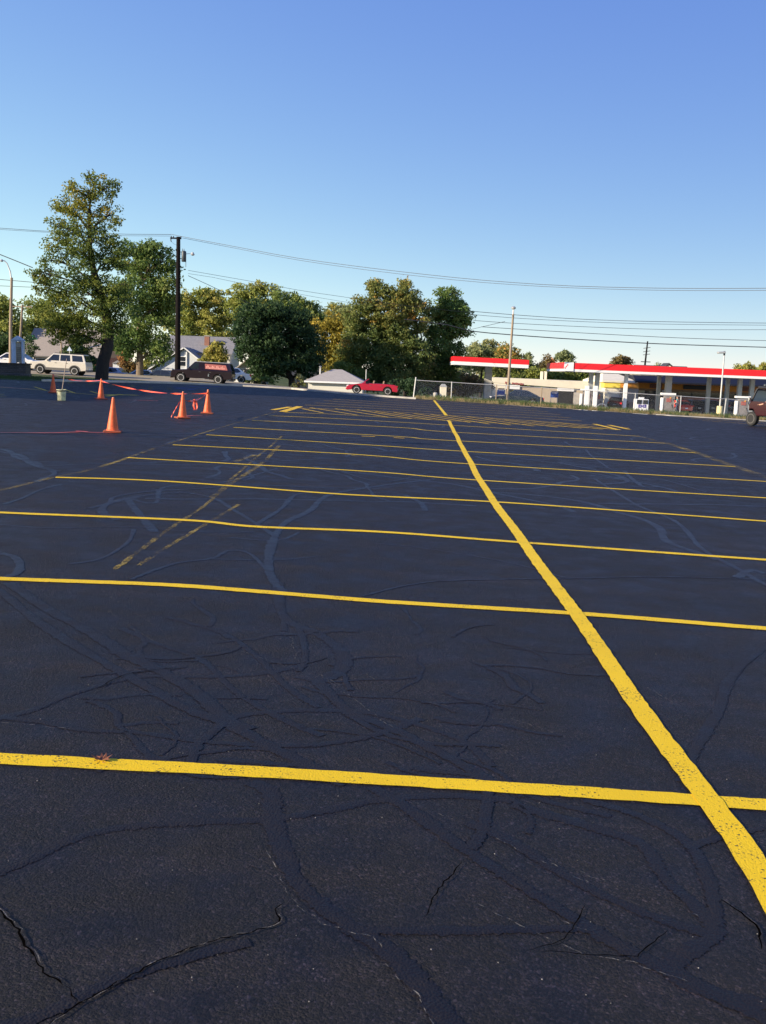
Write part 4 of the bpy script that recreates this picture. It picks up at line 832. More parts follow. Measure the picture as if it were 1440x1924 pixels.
MB().tube([(.1, 0, H_ - 1.42), (.7, .05, H_ - 1.38), (1.1, .05, H_ - 1.33)], .022, 8).build('lamp_arm', M['galv'], up_)
MB().lathe([(.04, .16), (.10, .12), (.12, .04), (.17, -.02), (.13, -.10), (.03, -.14)], 14, c=(1.22, .05, H_ - 1.38)).build('lamp_head', M['galv'], up_, smooth=True)
for x in (.62, .66): MB().tube([(x, 0, H_ - 1.3), (x + .01, 0, H_ - 2.5)], .012, 5).build('drop_cable', M['wire'], up_)
poletop = Vector((g.x, g.y, g.z + H_))
# curved street lamp at left
b = P(22, 694, 88); zt_ = P(31, 522, 88); ht = zt_.z - b.z
sl = thing('street_lamp', 'tall pale street lamp with curved arm at the left edge', 'street lamp', (b.x, 88, gz(b.x, 88)))
dz = b.z - gz(b.x, 88); ht += dz
MB().tube([(-.08, 0, -.1), (.0, 0, ht * .5), (.16, 0, ht)], [.17, .14, .11], 10).build('pole', M['poleold'], sl, smooth=True)
MB().tube([(.14, 0, ht - .3), (.05, 0, ht + .5), (-.22, 0, ht + 1.2), (-.48, 0, ht + 1.45)], [.07, .06, .05, .045], 8).build('arm', M['galv'], sl, smooth=True)
MB().lathe([(.03, .12), (.12, .08), (.16, 0), (.10, -.08), (.03, -.10)], 12, c=(-.68, 0, ht + 1.42)).build('lamp_head', M['galv'], sl, smooth=True)
b = P(37, 660, 112); ht = P(45, 572, 112).z - gz(b.x, 112)
s2 = thing('far_utility_pole', 'slim weathered utility pole with crossarm behind the sign tower', 'utility pole', (b.x, 112, gz(b.x, 112)))
MB().tube([(-.05, 0, 0), (.1, 0, ht * .5), (.42, 0, ht)], [.16, .14, .11], 8).build('pole', M['poleold'], s2); MB().box((.40, 0, ht - .25), (2.2, .1, .12)).build('crossarm', M['poleold'], s2)
# pale wooden pole with lamp behind the fence
b = P(954, 745, 80); zg = gz(b.x, 80); ht = P(959, 590, 80).z - zg
s3 = thing('lamp_pole', 'weathered pale wooden pole with round lamp on top behind the dark saloon', 'lamp post', (b.x, 80, zg))
MB().tube([(0, 0, 0), (.05, 0, ht * .6), (.1, 0, ht)], [.125, .10, .08], 10).build('pole', M['poleold'], s3, smooth=True)
MB().lathe([(.07, 0), (.06, .2), (.05, .36), (.17, .42), (.19, .52), (.10, .60), (.02, .62)], 14, c=(.1, 0, ht)).build('lamp_head', M['galv'], s3, smooth=True)
# car park lamp at right
b = P(1352, 776, 64); zg = b.z; ht = P(1362, 662, 64).z - zg
s4 = thing('parking_lamp', 'slender grey lamp post on a round yellow concrete base behind the fence', 'lamp post', (b.x, 64, zg))
MB().lathe([(.19, -.3), (.19, .42), (.17, .45), (.05, .452)], 20).build('base', M['ybase'], s4, smooth=True)
MB().tube([(0, 0, .45), (.0, 0, ht)], [.055, .045], 10).build('pole', M['galv'], s4, smooth=True)
MB().box((-.20, 0, ht - .02), (.50, .26, .13), m=Matrix.Rotation(-.06, 3, 'Y')).build('lamp_head', M['galv'], s4, bevel=.03); MB().box((.0, 0, ht - .06), (.09, .09, .28)).build('bracket', M['darkmetal'], s4)
# far tower pole
b = P(1209, 700, 260); s5 = thing('far_power_pole', 'distant power pole with stacked crossarms above the canopy', 'utility pole', (b.x, 260, gz(b.x, 260))); ht = P(1213, 641, 260).z - gz(b.x, 260)
MB().tube([(0, 0, 0), (.3, 0, ht * .6), (.55, 0, ht)], [.3, .25, .18], 8).build('pole', M['pole'], s5)
for k, dz in enumerate((1.7, 2.6, 3.4)):
    for s in (-1, 1): MB().tube([(.5, 0, ht - dz), (.5 + s * .9, 0, ht - dz + (-.15 if s < 0 else .15))], .09, 6).build('arm', M['grey'], s5)
MB().box((.42, 0, ht - 5.3), (2.5, .2, .2)).build('crossarm', M['pole'], s5)

def wire(label, a, b, sag, r=.016, n=40, grp='overhead cables'):
    a, b = Vector(a), Vector(b); pts = []
    for i in range(n + 1):
        u = i / n; p = a + (b - a) * u; p.z -= sag * 4 * u * (1 - u); pts.append(p)
    return tag(MB().tube(pts, r, 5).build('overhead_cable', M['wire'], smooth=True), label, 'cable', grp)
def bez(label, l, D0, D1, r=.016):
    """cable hung through sighted points, receding evenly in depth"""
    n = len(l); x0, x1 = l[0][0], l[-1][0]
    pts = [P(px, py, D0 + (D1 - D0) * (px - x0) / (x1 - x0)) for px, py in l]
    q = smoothpts(pts, 2.0); return tag(MB().tube(q, r, 5).build('overhead_cable', M['wire'], smooth=True), label, 'cable', 'overhead cables')
pd = poletop.y
bez('upper of the two cables rising from the left edge to the utility pole top', [(-60,426),(0,428.5),(80,434),(150,437),(240,440),(322,440.5)], pd, pd, .019)
bez('lower of the two cables rising from the left edge to the utility pole top', [(-60,428.5),(0,431),(80,436),(150,440),(240,443),(322,443.5)], pd, pd, .014)
bez('upper of the long pair of cables sagging from pole top to the right edge', [(322,440),(340,444),(440,463),(560,485),(700,504),(850,521),(960,530.5),(1080,537.5),(1250,541.5),(1440,541.5),(1600,538)], pd, 60, .018)
bez('lower of the long pair of cables sagging from pole top to the right edge', [(343,447),(440,466),(560,488.5),(700,508.5),(850,525.5),(960,534.5),(1080,541),(1250,545.5),(1440,545.5),(1600,542)], pd, 60, .015)
bez('highest service cable running from the transformer over the middle trees', [(354,508),(400,516),(480,530),(560,545),(640,557),(760,574),(890,588)], pd, 100, .016)
bez('second service cable running from the transformer over the middle trees', [(354,514),(400,521),(480,538),(560,552),(640,566),(760,582)], pd, 100, .013)
bez('service cable dropping from the pole to the trees left of centre', [(354,518),(385,532),(430,553),(470,570)], pd, 90, .022)
bez('thick cable slanting in from the left edge into the big tree', [(-60,460),(0,478),(30,490),(62,503)], 70, 70, .03)
bez('faint upper cable crossing behind the big tree at left', [(-60,522),(0,525),(70,531),(160,538)], 95, 95, .025)
bez('faint lower cable crossing behind the big tree at left', [(-60,535),(0,537),(70,540),(110,543)], 95, 95, .022)
for k, (l, r_) in enumerate([([(880,584),(960,591),(1100,600),(1250,604.5),(1440,607),(1560,607)], .021), ([(880,590),(960,597),(1100,604.5),(1250,609),(1440,611)], .017), ([(890,602),(960,607),(1100,614),(1250,619),(1440,619.5)], .019),
                   ([(905,614),(1000,620),(1120,627),(1280,635),(1440,640),(1560,642)], .022), ([(760,600),(840,610),(885,622),(1000,632),(1100,638.5),(1240,646),(1440,652.5),(1560,655)], .040)]):
    bez(['topmost of the cables fanning right over the station', 'second of the cables fanning right over the station', 'middle of the cables fanning right over the station', 'fourth of the cables fanning right over the station', 'lowest and thickest cable fanning right over the station'][k], l, 100, 110, r_ * 1.2)
bez('short cable rising from the right hand tree to the pale lamp pole', [(885,619),(915,612),(949,604)], 98, 85, .02)

# ------------------------------------------------------------------ sign tower, street sign, mailbox-like bits
g = G(30, 707)
pl = thing('stone_planter', 'low dark stone planter wall under the sign tower at left', 'planter', (g.x - .45, g.y + .6, g.z), 0)
MB().box((0, 0, .38), (2.1, .9, .76)).build('wall', M['stone'], pl, bevel=.03); MB().box((0, 0, .79), (2.2, 1.0, .08)).build('coping', M['stone'], pl, bevel=.02)
MB().box((-.2, -.9, .08), (3.4, .5, .18)).build('stone_border', M['stone'], pl, bevel=.04)
s6 = thing('sign_tower', 'pale blue sign tower with small gable top standing on the stone planter', 'sign', (g.x - .05, g.y + .6, g.z + .83), .0)
k_ = g.y / 1850.
hh = 41 * k_
for x in (-9.6, 9.6): MB().box((x * k_, 0, hh / 2), (3.2 * k_, .30, hh)).build('post', M['signblue'], s6, bevel=.01)
MB().box((-6 * k_, 0, hh / 2), (6 * k_, .24, hh * .99)).build('side_panel', M['signblue'], s6)
MB().box((1.6 * k_, 0, hh * .49), (13 * k_, .16, hh * .92)).build('sign_face', M['signface'], s6)
for k in range(9): MB().box((1.8 * k_, -.085, hh * (.18 + .085 * k)), ((9 - (k % 3)) * k_, .012, .018)).build('letter_row', M['white'] if k > 6 else M['grey'], s6)
MB().box((0, 0, hh * 1.0), (22 * k_, .32, .07)).build('lintel', M['signblue'], s6)
MB().prism([(-12 * k_, hh + .04), (12 * k_, hh + .04), (0, hh + .32)], -.2, .2).build('gable_top', M['signblue'], s6)
b = P(63, 668, 95); s7 = thing('street_name_sign', 'green street name blades on a thin post before the tan roof', 'sign', (b.x, 95, gz(b.x, 95))); ht = P(63, 634, 95).z - gz(b.x, 95)
MB().tube([(0, 0, 0), (0, 0, ht)], .035, 8).build('post', M['galv'], s7); MB().box((0, -.02, ht - .12), (.75, .02, .17)).build('name_blade', M['green'], s7); MB().box((0, .02, ht + .08), (.02, .75, .17), rz=.6).build('name_blade', M['green'], s7)
b = P(131, 650, 92); s8 = thing('road_sign', 'small pale triangular road sign seen above the SUV roof', 'sign', (b.x, 92, gz(b.x, 92))); ht = P(131, 652, 92).z - gz(b.x, 92)
MB().tube([(0, 0, 0), (0, 0, ht)], .03, 8).build('post', M['galv'], s8); MB().prism([(-.25, ht - .35), (.25, ht - .35), (0, ht + .05)], -.02, .0).build('plate', M['signblue'], s8)
b = P(116, 645, 99); s9 = thing('short_wooden_post', 'short weathered wooden post behind the SUV roof', 'post', (b.x, 99, gz(b.x, 99))); ht = P(116, 643, 99).z - gz(b.x, 99)
MB().tube([(0, 0, 0), (0, 0, ht)], .09, 8).build('shaft', M['poleold'], s9)
b = P(208, 690, 98)

# ------------------------------------------------------------------ trees
def leaves(parent, name, clumps, lsize, m, seed, per):
    """clumps: array of (x,y,z,r,tint)"""
    g_ = np.random.default_rng(seed); C_ = np.array(clumps); n = len(C_) * per
    idx = np.repeat(np.arange(len(C_)), per)
    p = g_.normal(size=(n, 3)); p /= np.linalg.norm(p, axis=1)[:, None] + 1e-9
    rad = g_.random(n) ** .5; p = p * (rad * C_[idx, 3])[:, None]; p[:, 2] *= .62
    p[:, 2] -= .25 * (p[:, 0] ** 2 + p[:, 1] ** 2) / (C_[idx, 3] + .01)      # sprays droop at the rim
    p += C_[idx, :3]
    a = g_.normal(size=(n, 3)); a /= np.linalg.norm(a, axis=1)[:, None]; b = g_.normal(size=(n, 3)); b -= a * (a * b).sum(1)[:, None]; b /= np.linalg.norm(b, axis=1)[:, None]
    s = lsize * g_.uniform(.6, 1.35, n)[:, None]
    a = a * s; b = b * s * .55
    v = np.stack([p - a, p - b * .9 + a * .1, p + a, p + b * .9 + a * .1], 1).reshape(-1, 3)
    me = bpy.data.meshes.new(name); me.vertices.add(n * 4); me.vertices.foreach_set('co', v.astype(np.float32).ravel())
    me.loops.add(n * 4); me.loops.foreach_set('vertex_index', np.arange(n * 4, dtype=np.int32)); me.polygons.add(n)
    me.polygons.foreach_set('loop_start', np.arange(0, n * 4, 4, dtype=np.int32)); me.polygons.foreach_set('loop_total', np.full(n, 4, dtype=np.int32)); me.update(calc_edges=True)
    tint = np.clip(C_[idx, 4] + g_.normal(0, .10, n), 0, 1); at_ = me.attributes.new('tint', 'FLOAT', 'POINT'); at_.data.foreach_set('value', np.repeat(tint, 4).astype(np.float32))
    me.materials.append(m); o = bpy.data.objects.new(name, me); COL.objects.link(o); o.parent = parent; return o
TN = [0]
def tree(name, label, blobs, D, base, lm, dens=1.0, lsize=.16, per=46, clr=.75, bark='bark', tint=(.15, .8), depthf=1.0, trunk=None, tr=.25, group=None, airy=.0, cat='tree'):
    """blobs: (px,py,rx,ry) sighted crown lobes; base: (px,py) or None -> on the ground"""
    TN[0] += 1; rs = random.Random(TN[0] * 13 + 5)
    bx = P(base[0], base[1], D).x; bz = gz(bx, D) if base[1] > 9000 or base[1] == 0 else P(base[0], base[1], D).z
    if base[1] == 0: bx = P(base[0], 700, D).x
    t = thing(name, label, cat, (bx, D, bz), 0, group); B = []
    for (px, py, rx, ry) in blobs:
        c = P(px, py, D); k = D / F; B.append((c.x - bx, rs.uniform(-.35, .35) * rx * k * depthf, c.z - bz, rx * k, ry * k))
    cl = []
    zmin = min(b_[2] - b_[4] for b_ in B); zmax = max(b_[2] + b_[4] for b_ in B)
    for (x, y, z, rx, rz_) in B:
        bt = rs.uniform(*tint)
        vol = rx * rx * rz_; n = max(5, int(dens * 8.5 * vol ** .72 / clr ** 1.6))
        for _ in range(n):
            u = Vector((rs.gauss(0, 1), rs.gauss(0, 1), rs.gauss(0, 1))).normalized(); q = rs.random() ** .38
            if rs.random() < airy: q *= 1.22
            p = Vector((x + u.x * rx * q, y + u.y * rx * q * depthf, z + u.z * rz_ * q))
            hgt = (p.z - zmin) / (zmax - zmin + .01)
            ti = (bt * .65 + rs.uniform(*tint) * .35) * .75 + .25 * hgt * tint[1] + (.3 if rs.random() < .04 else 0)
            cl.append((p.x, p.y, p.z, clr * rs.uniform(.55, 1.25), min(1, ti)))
    # trunk and limbs
    tr_pts = [Vector((P(px, py, D).x - bx, 0, P(px, py, D).z - bz)) for px, py in trunk] if trunk else [Vector((0, 0, -.2)), Vector((rs.uniform(-.2, .2), 0, zmin * .6 + .5)), Vector((sum(b_[0] for b_ in B) / len(B), 0, zmin + (zmax - zmin) * .45))]
    if trunk: tr_pts[0].z -= .3
    n = len(tr_pts); m_ = MB(); m_.tube(smoothpts(tr_pts, .8), [tr * (1 - (.86 if trunk else .6) * i / max(1, len(smoothpts(tr_pts, .8)) - 1)) for i in range(len(smoothpts(tr_pts, .8)))], 10)
    m_.build('trunk', M[bark], t, smooth=True)
    m_ = MB(); top_ = tr_pts[-1]; fork = tr_pts[-2].lerp(top_, .35)
    for k, (x, y, z, rx, rz_) in enumerate(B):
        e_ = Vector((x, y, z)); want = e_.z - .55 * Vector((x - top_.x, y)).length - .4; s0 = min(smoothpts(tr_pts, .8)[2:] or tr_pts, key=lambda q_: abs(q_.z - want))
        mid = s0.lerp(e_, .55) + Vector((rs.uniform(-.3, .3), rs.uniform(-.3, .3), .25 * (e_ - s0).length * .3)); r1 = tr * (.34 if len(B) < 14 else .2)
        m_.tube([s0, mid, e_], [r1, r1 * .6, r1 * .3], 6)
        for _ in range(5):
            u = Vector((rs.gauss(0, 1), rs.gauss(0, 1), rs.gauss(.3, 1))).normalized(); ee = e_ + Vector((u.x * rx, u.y * rx, u.z * rz_)) * .95
            m_.tube([mid.lerp(e_, rs.random()), e_.lerp(ee, .5) + Vector((0, 0, .12)), ee], [r1 * .3, r1 * .18, .012], 5)
    m_.build('limbs', M[bark], t, smooth=True)
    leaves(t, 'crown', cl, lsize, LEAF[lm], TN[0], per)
    return t
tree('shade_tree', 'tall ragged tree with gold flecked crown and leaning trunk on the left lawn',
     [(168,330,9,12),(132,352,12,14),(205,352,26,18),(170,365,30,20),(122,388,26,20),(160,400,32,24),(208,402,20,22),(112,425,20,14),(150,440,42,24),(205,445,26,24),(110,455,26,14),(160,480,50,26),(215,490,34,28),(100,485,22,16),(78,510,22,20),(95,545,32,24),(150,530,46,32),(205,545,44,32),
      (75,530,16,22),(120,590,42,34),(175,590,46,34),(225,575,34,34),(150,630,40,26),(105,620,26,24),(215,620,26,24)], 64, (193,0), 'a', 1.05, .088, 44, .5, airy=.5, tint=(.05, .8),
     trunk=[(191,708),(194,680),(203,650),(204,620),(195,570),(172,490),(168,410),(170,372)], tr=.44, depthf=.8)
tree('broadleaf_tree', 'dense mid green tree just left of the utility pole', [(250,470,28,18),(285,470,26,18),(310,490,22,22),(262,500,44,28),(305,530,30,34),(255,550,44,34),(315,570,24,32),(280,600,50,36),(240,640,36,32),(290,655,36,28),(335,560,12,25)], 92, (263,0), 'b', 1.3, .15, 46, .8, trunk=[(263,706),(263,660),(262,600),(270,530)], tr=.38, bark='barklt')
tree('conifer_tree', 'dark conifer with drooping boughs behind the SUV', [(143,640,10,14),(140,660,24,12),(142,676,34,12),(150,690,40,10)], 101, (143,0), 'c', 2.2, .15, 50, .55)
tree('leafy_tree', 'light green tree behind the street lamp at the far left edge', [(-15,590,34,36),(15,580,24,26),(20,625,34,34),(-10,650,30,34),(30,660,24,26)], 118, (5,0), 'd', 1.3, .2, 46, 1.0, tint=(.0, .6))
tree('leafy_tree', 'green tree right of the street lamp above the tan roof', [(70,580,26,20),(95,600,26,26),(60,615,26,22),(120,610,28,26),(90,635,30,18)], 128, (85,0), 'd', 1.3, .2, 46, 1.0, tint=(.0, .6))
tree('dark_bush', 'dark green bush behind the white saloon at far left', [(2,645,22,26),(20,660,18,26),(-20,660,24,32)], 100, (5,0), 'c', 1.6, .17, 46, .7)
tree('small_tree', 'thin small tree beside the green street sign', [(60,640,10,14),(52,655,12,16),(66,655,7,10)], 93.8, (54,0), 'c', 1.0, .1, 30, .4, tr=.07)
tree('autumn_tree', 'yellow green tree directly behind the white house', [(352,568,24,24),(380,560,22,18),(402,565,22,22),(350,605,26,30),(385,600,34,30),(425,605,26,40),(400,635,36,22),(345,630,16,20)], 128, (385,0), 'd', 1.4, .19, 46, .95)
tree('pale_topped_tree', 'pale topped tree right of the white house rising over the dark one', [(455,548,22,18),(485,540,12,14),(470,570,30,22),(500,552,20,18),(515,575,26,18),(440,575,18,22)], 122, (470,0), 'd', 1.2, .18, 44, .85, airy=.3)
tree('rounded_tree', 'wide rounded tree above and right of the dark one, rusty at its right tip', [(535,560,24,16),(560,572,28,22),(520,590,36,22),(585,588,20,18),(600,598,12,12),(570,610,32,24)], 118, (560,0), 'b', 1.4, .17, 46, .85, tint=(.4, 1))
tree('dark_maple_tree', 'broad very dark tree in the centre overhanging the bungalow', [(480,585,30,24),(515,590,34,26),(550,600,34,28),(470,620,34,30),(515,635,46,34),(570,635,34,34),(585,660,26,30),(480,660,36,28),(530,680,44,26),(575,690,26,20),(500,695,30,16)], 102, (548,0), 'c', 1.6, .15, 50, .8, tint=(.0, .5), trunk=[(549,737),(548,712),(535,690),(525,640)], tr=.45)
tree('golden_tree', 'tree with golden yellow foliage in the gap left of the large one', [(605,615,20,22),(630,600,20,22),(645,625,20,24),(615,650,24,26),(640,665,26,26),(620,685,20,14)], 112, (625,0), 'f', 1.4, .17, 46, .8, tint=(.0, .42))
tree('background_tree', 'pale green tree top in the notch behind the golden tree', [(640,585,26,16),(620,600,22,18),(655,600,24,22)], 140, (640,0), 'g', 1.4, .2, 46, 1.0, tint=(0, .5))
tree('maple_tree', 'largest tree right of centre, green turning orange, above the red convertible',
     [(705,540,16,14),(722,552,24,20),(762,535,14,12),(760,560,32,22),(690,572,26,20),(735,590,44,28),(672,600,26,24),(785,590,26,28),(690,630,44,32),(755,630,46,34),(665,655,30,28),(715,670,44,30),(785,670,34,30),(665,695,28,24),(740,705,44,26),(700,715,36,18),(790,710,26,26)], 109, (742,0), 'e', 1.6, .15, 50, .8, tint=(.05, .75), tr=.5)
tree('oak_tree', 'dense green tree on the right side of the large maple group', [(840,555,24,14),(850,580,32,22),(870,600,18,14),(815,585,22,22),(835,615,40,28),(868,625,14,14),(820,650,34,30),(850,660,22,24),(815,690,34,28),(845,700,22,24)], 113, (825,0), 'b', 1.6, .15, 50, .8, tint=(.0, .9), tr=.45)
tree('hedge_shrub', 'dark undergrowth shrub under the small red canopy', [(800,725,26,16),(830,725,22,14),(868,722,26,20),(900,722,22,18),(850,735,30,12)], 118, (850,0), 'h', 1.5, .16, 46, .7, tint=(0, .4), cat='shrub')
tree('undergrowth_shrub', 'black green undergrowth behind the convertible tail', [(770,725,18,14),(745,728,20,12),(790,735,20,12)], 95, (765,0), 'c', 1.6, .14, 46, .6, tint=(0, .3), cat='shrub')
tree('turning_tree', 'orange tinged tree directly above the small red canopy, left part', [(900,660,22,16),(918,652,16,14),(890,680,20,18),(925,680,24,18)], 150, (905,0), 'g', 1.5, .2, 46, .9, tint=(.1, .75))
tree('turning_tree', 'greener tree behind the pale lamp pole above the small canopy', [(950,660,18,16),(965,672,16,16),(940,685,22,16),(975,690,16,14)], 146, (955,0), 'e', 1.5, .2, 46, .9, tint=(.3, .8))
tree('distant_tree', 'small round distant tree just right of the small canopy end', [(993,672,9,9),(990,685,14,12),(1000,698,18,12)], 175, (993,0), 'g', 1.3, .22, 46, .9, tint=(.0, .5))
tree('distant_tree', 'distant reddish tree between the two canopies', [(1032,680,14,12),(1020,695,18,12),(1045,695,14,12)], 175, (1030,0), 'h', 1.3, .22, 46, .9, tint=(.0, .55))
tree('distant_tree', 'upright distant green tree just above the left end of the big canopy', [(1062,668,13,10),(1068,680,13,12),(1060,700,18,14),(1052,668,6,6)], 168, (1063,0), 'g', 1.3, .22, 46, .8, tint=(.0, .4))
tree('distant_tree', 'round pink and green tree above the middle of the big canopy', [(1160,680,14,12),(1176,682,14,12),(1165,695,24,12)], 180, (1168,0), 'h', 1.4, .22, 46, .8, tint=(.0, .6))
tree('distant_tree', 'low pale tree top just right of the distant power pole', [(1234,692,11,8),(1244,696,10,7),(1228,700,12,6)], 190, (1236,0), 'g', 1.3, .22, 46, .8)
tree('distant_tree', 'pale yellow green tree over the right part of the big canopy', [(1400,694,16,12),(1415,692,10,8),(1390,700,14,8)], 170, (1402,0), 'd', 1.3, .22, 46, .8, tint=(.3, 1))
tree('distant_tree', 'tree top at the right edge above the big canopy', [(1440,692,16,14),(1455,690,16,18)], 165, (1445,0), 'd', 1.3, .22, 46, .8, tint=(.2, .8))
tree('edge_tree', 'brown and green tree seen under the canopy at the right edge', [(1425,730,16,16),(1440,725,16,18),(1420,748,20,14),(1450,745,20,20)], 150, (1435,0), 'h', 1.5, .2, 46, .8, tint=(.1, .8))
for k, (px, lab) in enumerate([(1000, 'green tree behind the cream building roof, left of its twin chimneys'), (1035, 'green tree behind the cream building roof, right of its twin chimneys'), (1072, 'green tree behind the cream building, seen under the left end of the big canopy'), (1108, 'olive tree behind the cream building, just left of the shop roof'), (968, 'green tree behind the cream building, seen under the right end of the small canopy'), (932, 'orange and green tree under the small canopy right of its pillar')]):
    tree('row_tree', lab, [(px, 705, 20, 14), (px + 12, 712, 16, 10), (px - 12, 712, 16, 10)], 158, (px, 0), 'd', 1.5, .22, 46, .85, tint=(.0, .5), group='row of trees behind the cream building')
tree('yard_tree', 'small reddish yellow tree in front of the white house chimney', [(408,650,13,10),(398,662,18,10),(412,668,18,14),(392,678,18,8),(415,655,8,12)], 104, (402,0), 'd', 1.3, .14, 40, .5, tint=(.5, 1))
tree('garden_shrub', 'bright green shrub between the tree trunks and the white house', [(275,675,9,12),(268,690,10,10)], 106, (273,0), 'd', 1.4, .13, 40, .5, cat='shrub')
tree('rust_shrub', 'rusty brown shrub between the big trunk and the pale trunk', [(240,680,14,12),(232,672,10,10),(250,690,10,8)], 108, (240,0), 'h', 1.4, .13, 40, .5, tint=(.3, .9), cat='shrub')
tree('porch_shrub', 'pale leafy shrub at the left side of the garage', [(560,708,7,6),(568,718,10,8),(555,725,7,8)], 97, (563,0), 'g', 1.3, .1, 36, .4, cat='shrub')
tree('garage_shrub', 'green shrub rising behind the garage roof ridge', [(640,690,18,10),(665,695,20,12),(680,705,18,12)], 107, (660,0), 'b', 1.4, .15, 40, .6, cat='shrub')
for k, px in enumerate((465, 482, 500)):
    tree('foundation_shrub', ['shrub under the left of the bungalow window', 'shrub beside the bungalow wall corner', 'shrub between bungalow and dark trunk'][k], [(px, 712, 9, 6), (px + 5, 716, 8, 5)], 99, (px, 0), 'b', 1.3, .1, 36, .4, cat='shrub')

# far wood closing the view behind everything
cl = []
for k in range(520):
    x = -190 + 400 * random.random(); y = random.uniform(205, 245); h_ = 4.5 + 1.8 * math.sin(x * .11) + 1.2 * math.sin(x * .37 + 1) + random.uniform(-.6, .6) + (5 if x < 5 else 0)
    z0 = gz(x, y); cl.append((x, y, z0 + random.uniform(.5, 1) * h_, 2.2, random.random() * .6))
fw_ = bpy.data.objects.new('far_wood', None); 
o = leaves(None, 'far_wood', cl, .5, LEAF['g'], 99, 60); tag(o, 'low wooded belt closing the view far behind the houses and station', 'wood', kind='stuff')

# weeds along the fence and lawn tufts
def tufts(name, label, pts, h, m, seed, blades=14):
    r_ = random.Random(seed); mb = MB()
    for (x, y) in pts:
        z = gz(x, y) + .01
        for _ in range(blades):
            a = r_.uniform(0, 6.28); hh = h * r_.uniform(.35, 1.2); bx, by = x + r_.gauss(0, .12), y + r_.gauss(0, .12); lx, ly = math.cos(a) * hh * .4, math.sin(a) * hh * .4; wd = .012
            mb.add([(bx - wd, by, z), (bx + wd, by, z), (bx + lx * .5 + wd, by + ly * .5, z + hh * .6), (bx + lx, by + ly, z + hh), (bx + lx * .5 - wd, by + ly * .5, z + hh * .6)], [(0, 1, 2, 3, 4)])
    return tag(mb.build(name, m, fix=False), label, 'weeds', kind='stuff')
wx = [(x, kerb_d(x) + .5 + random.random() * 3.2) for x in [1.8 + 26 * random.random() for _ in range(900)]]
tufts('fence_weeds', 'dry weeds and rough grass along the foot of the chain-link fence', wx, .20, mat('dry_weed', (.24, .19, .09), .9, var=.4, scale=3), 3)
wx = [(x, kerb_d(x) + .6 + random.random() * 3) for x in [1.8 + 24 * random.random() for _ in range(380)]] + [(x, kerb_d(x) + 1.2 + random.random()) for x in [random.gauss(8.2, 1.1) for _ in range(110)]]
tufts('green_weeds', 'taller green weeds growing through the chain-link fence', wx, .30, mat('green_weed', (.07, .10, .03), .9, var=.4, scale=3), 4)
wx = [(x, kerb_d(x) + 1.6 + random.random() * 16) for x in [-9 - 18 * random.random() for _ in range(1500)]]
tufts('lawn_grass', 'short grass blades standing on the left lawn', wx, .07, mat('lawn_blade', (.05, .085, .02), .9, var=.3, scale=3), 5, 8)

# ------------------------------------------------------------------ chain-link fence
def fence_path(x): return kerb_d(x) + 1.3
fn = thing('chain_link_fence', 'galvanised chain-link fence with top rail along the right edge of the lot', 'fence', (0, 0, 0))
FH = 1.12
fx = [P(781, 745, 59.5).x] + [P(px, 750, 58.5).x for px in (850, 934, 1017, 1102, 1180, 1259, 1341, 1425, 1510)]
for i, x in enumerate(fx):
    y = fence_path(x); z = gz(x, y); lean = .12 if i == 0 else (.07 if i == 7 else 0); h_ = FH + (.14 if i in (0,) else .0)
    MB().tube([(x - lean, y, z - .1), (x, y, z + h_ + .03)], .040 if i in (0, 7) else .030, 8).build('post', M['galv'] if i not in (2, 3) else M['poleold'], fn)
    if i < len(fx) - 1:
        x2 = fx[i + 1]; y2 = fence_path(x2); z2 = gz(x2, y2)
        MB().tube([(x, y, z + FH), ((x + x2) / 2, (y + y2) / 2, (z + z2) / 2 + FH - .01), (x2, y2, z2 + FH)], .02, 6).build('top_rail', M['galv'], fn)
        # woven mesh: two families of diagonal wires
        mb = MB(); n = int((x2 - x) / .085); hz = FH - .04
        def fp(u, v):
            return Vector((x + (x2 - x) * u, y + (y2 - y) * u + .03, z + (z2 - z) * u + .03 + v))
        Lp = x2 - x
        for k in range(-int(hz / .085), n + 1):
            for s in (1, -1):
                a0 = k * .085; b0 = a0 + hz
                ua, ub = (a0, b0) if s > 0 else (b0, a0)
                # clip to the bay
                p0, p1 = (ua, 0.), (ub, hz)
                lo, hi = 0., 1.
                dx = p1[0] - p0[0]
                for lim, sg in ((0., 1), (Lp, -1)):
                    f0 = (p0[0] - lim) * sg; f1 = (p1[0] - lim) * sg
                    if f0 < 0 and f1 < 0: lo = 2
                    elif f0 < 0: lo = max(lo, f0 / (f0 - f1))
                    elif f1 < 0: hi = min(hi, f0 / (f0 - f1))
                if lo >= hi: continue
                A = fp((p0[0] + dx * lo) / Lp, hz * lo); Bv = fp((p0[0] + dx * hi) / Lp, hz * hi)
                mb.tube([A, Bv], .0016, 3, False)
        mb.build('wire_mesh', M['galv'], fn, fix=False)

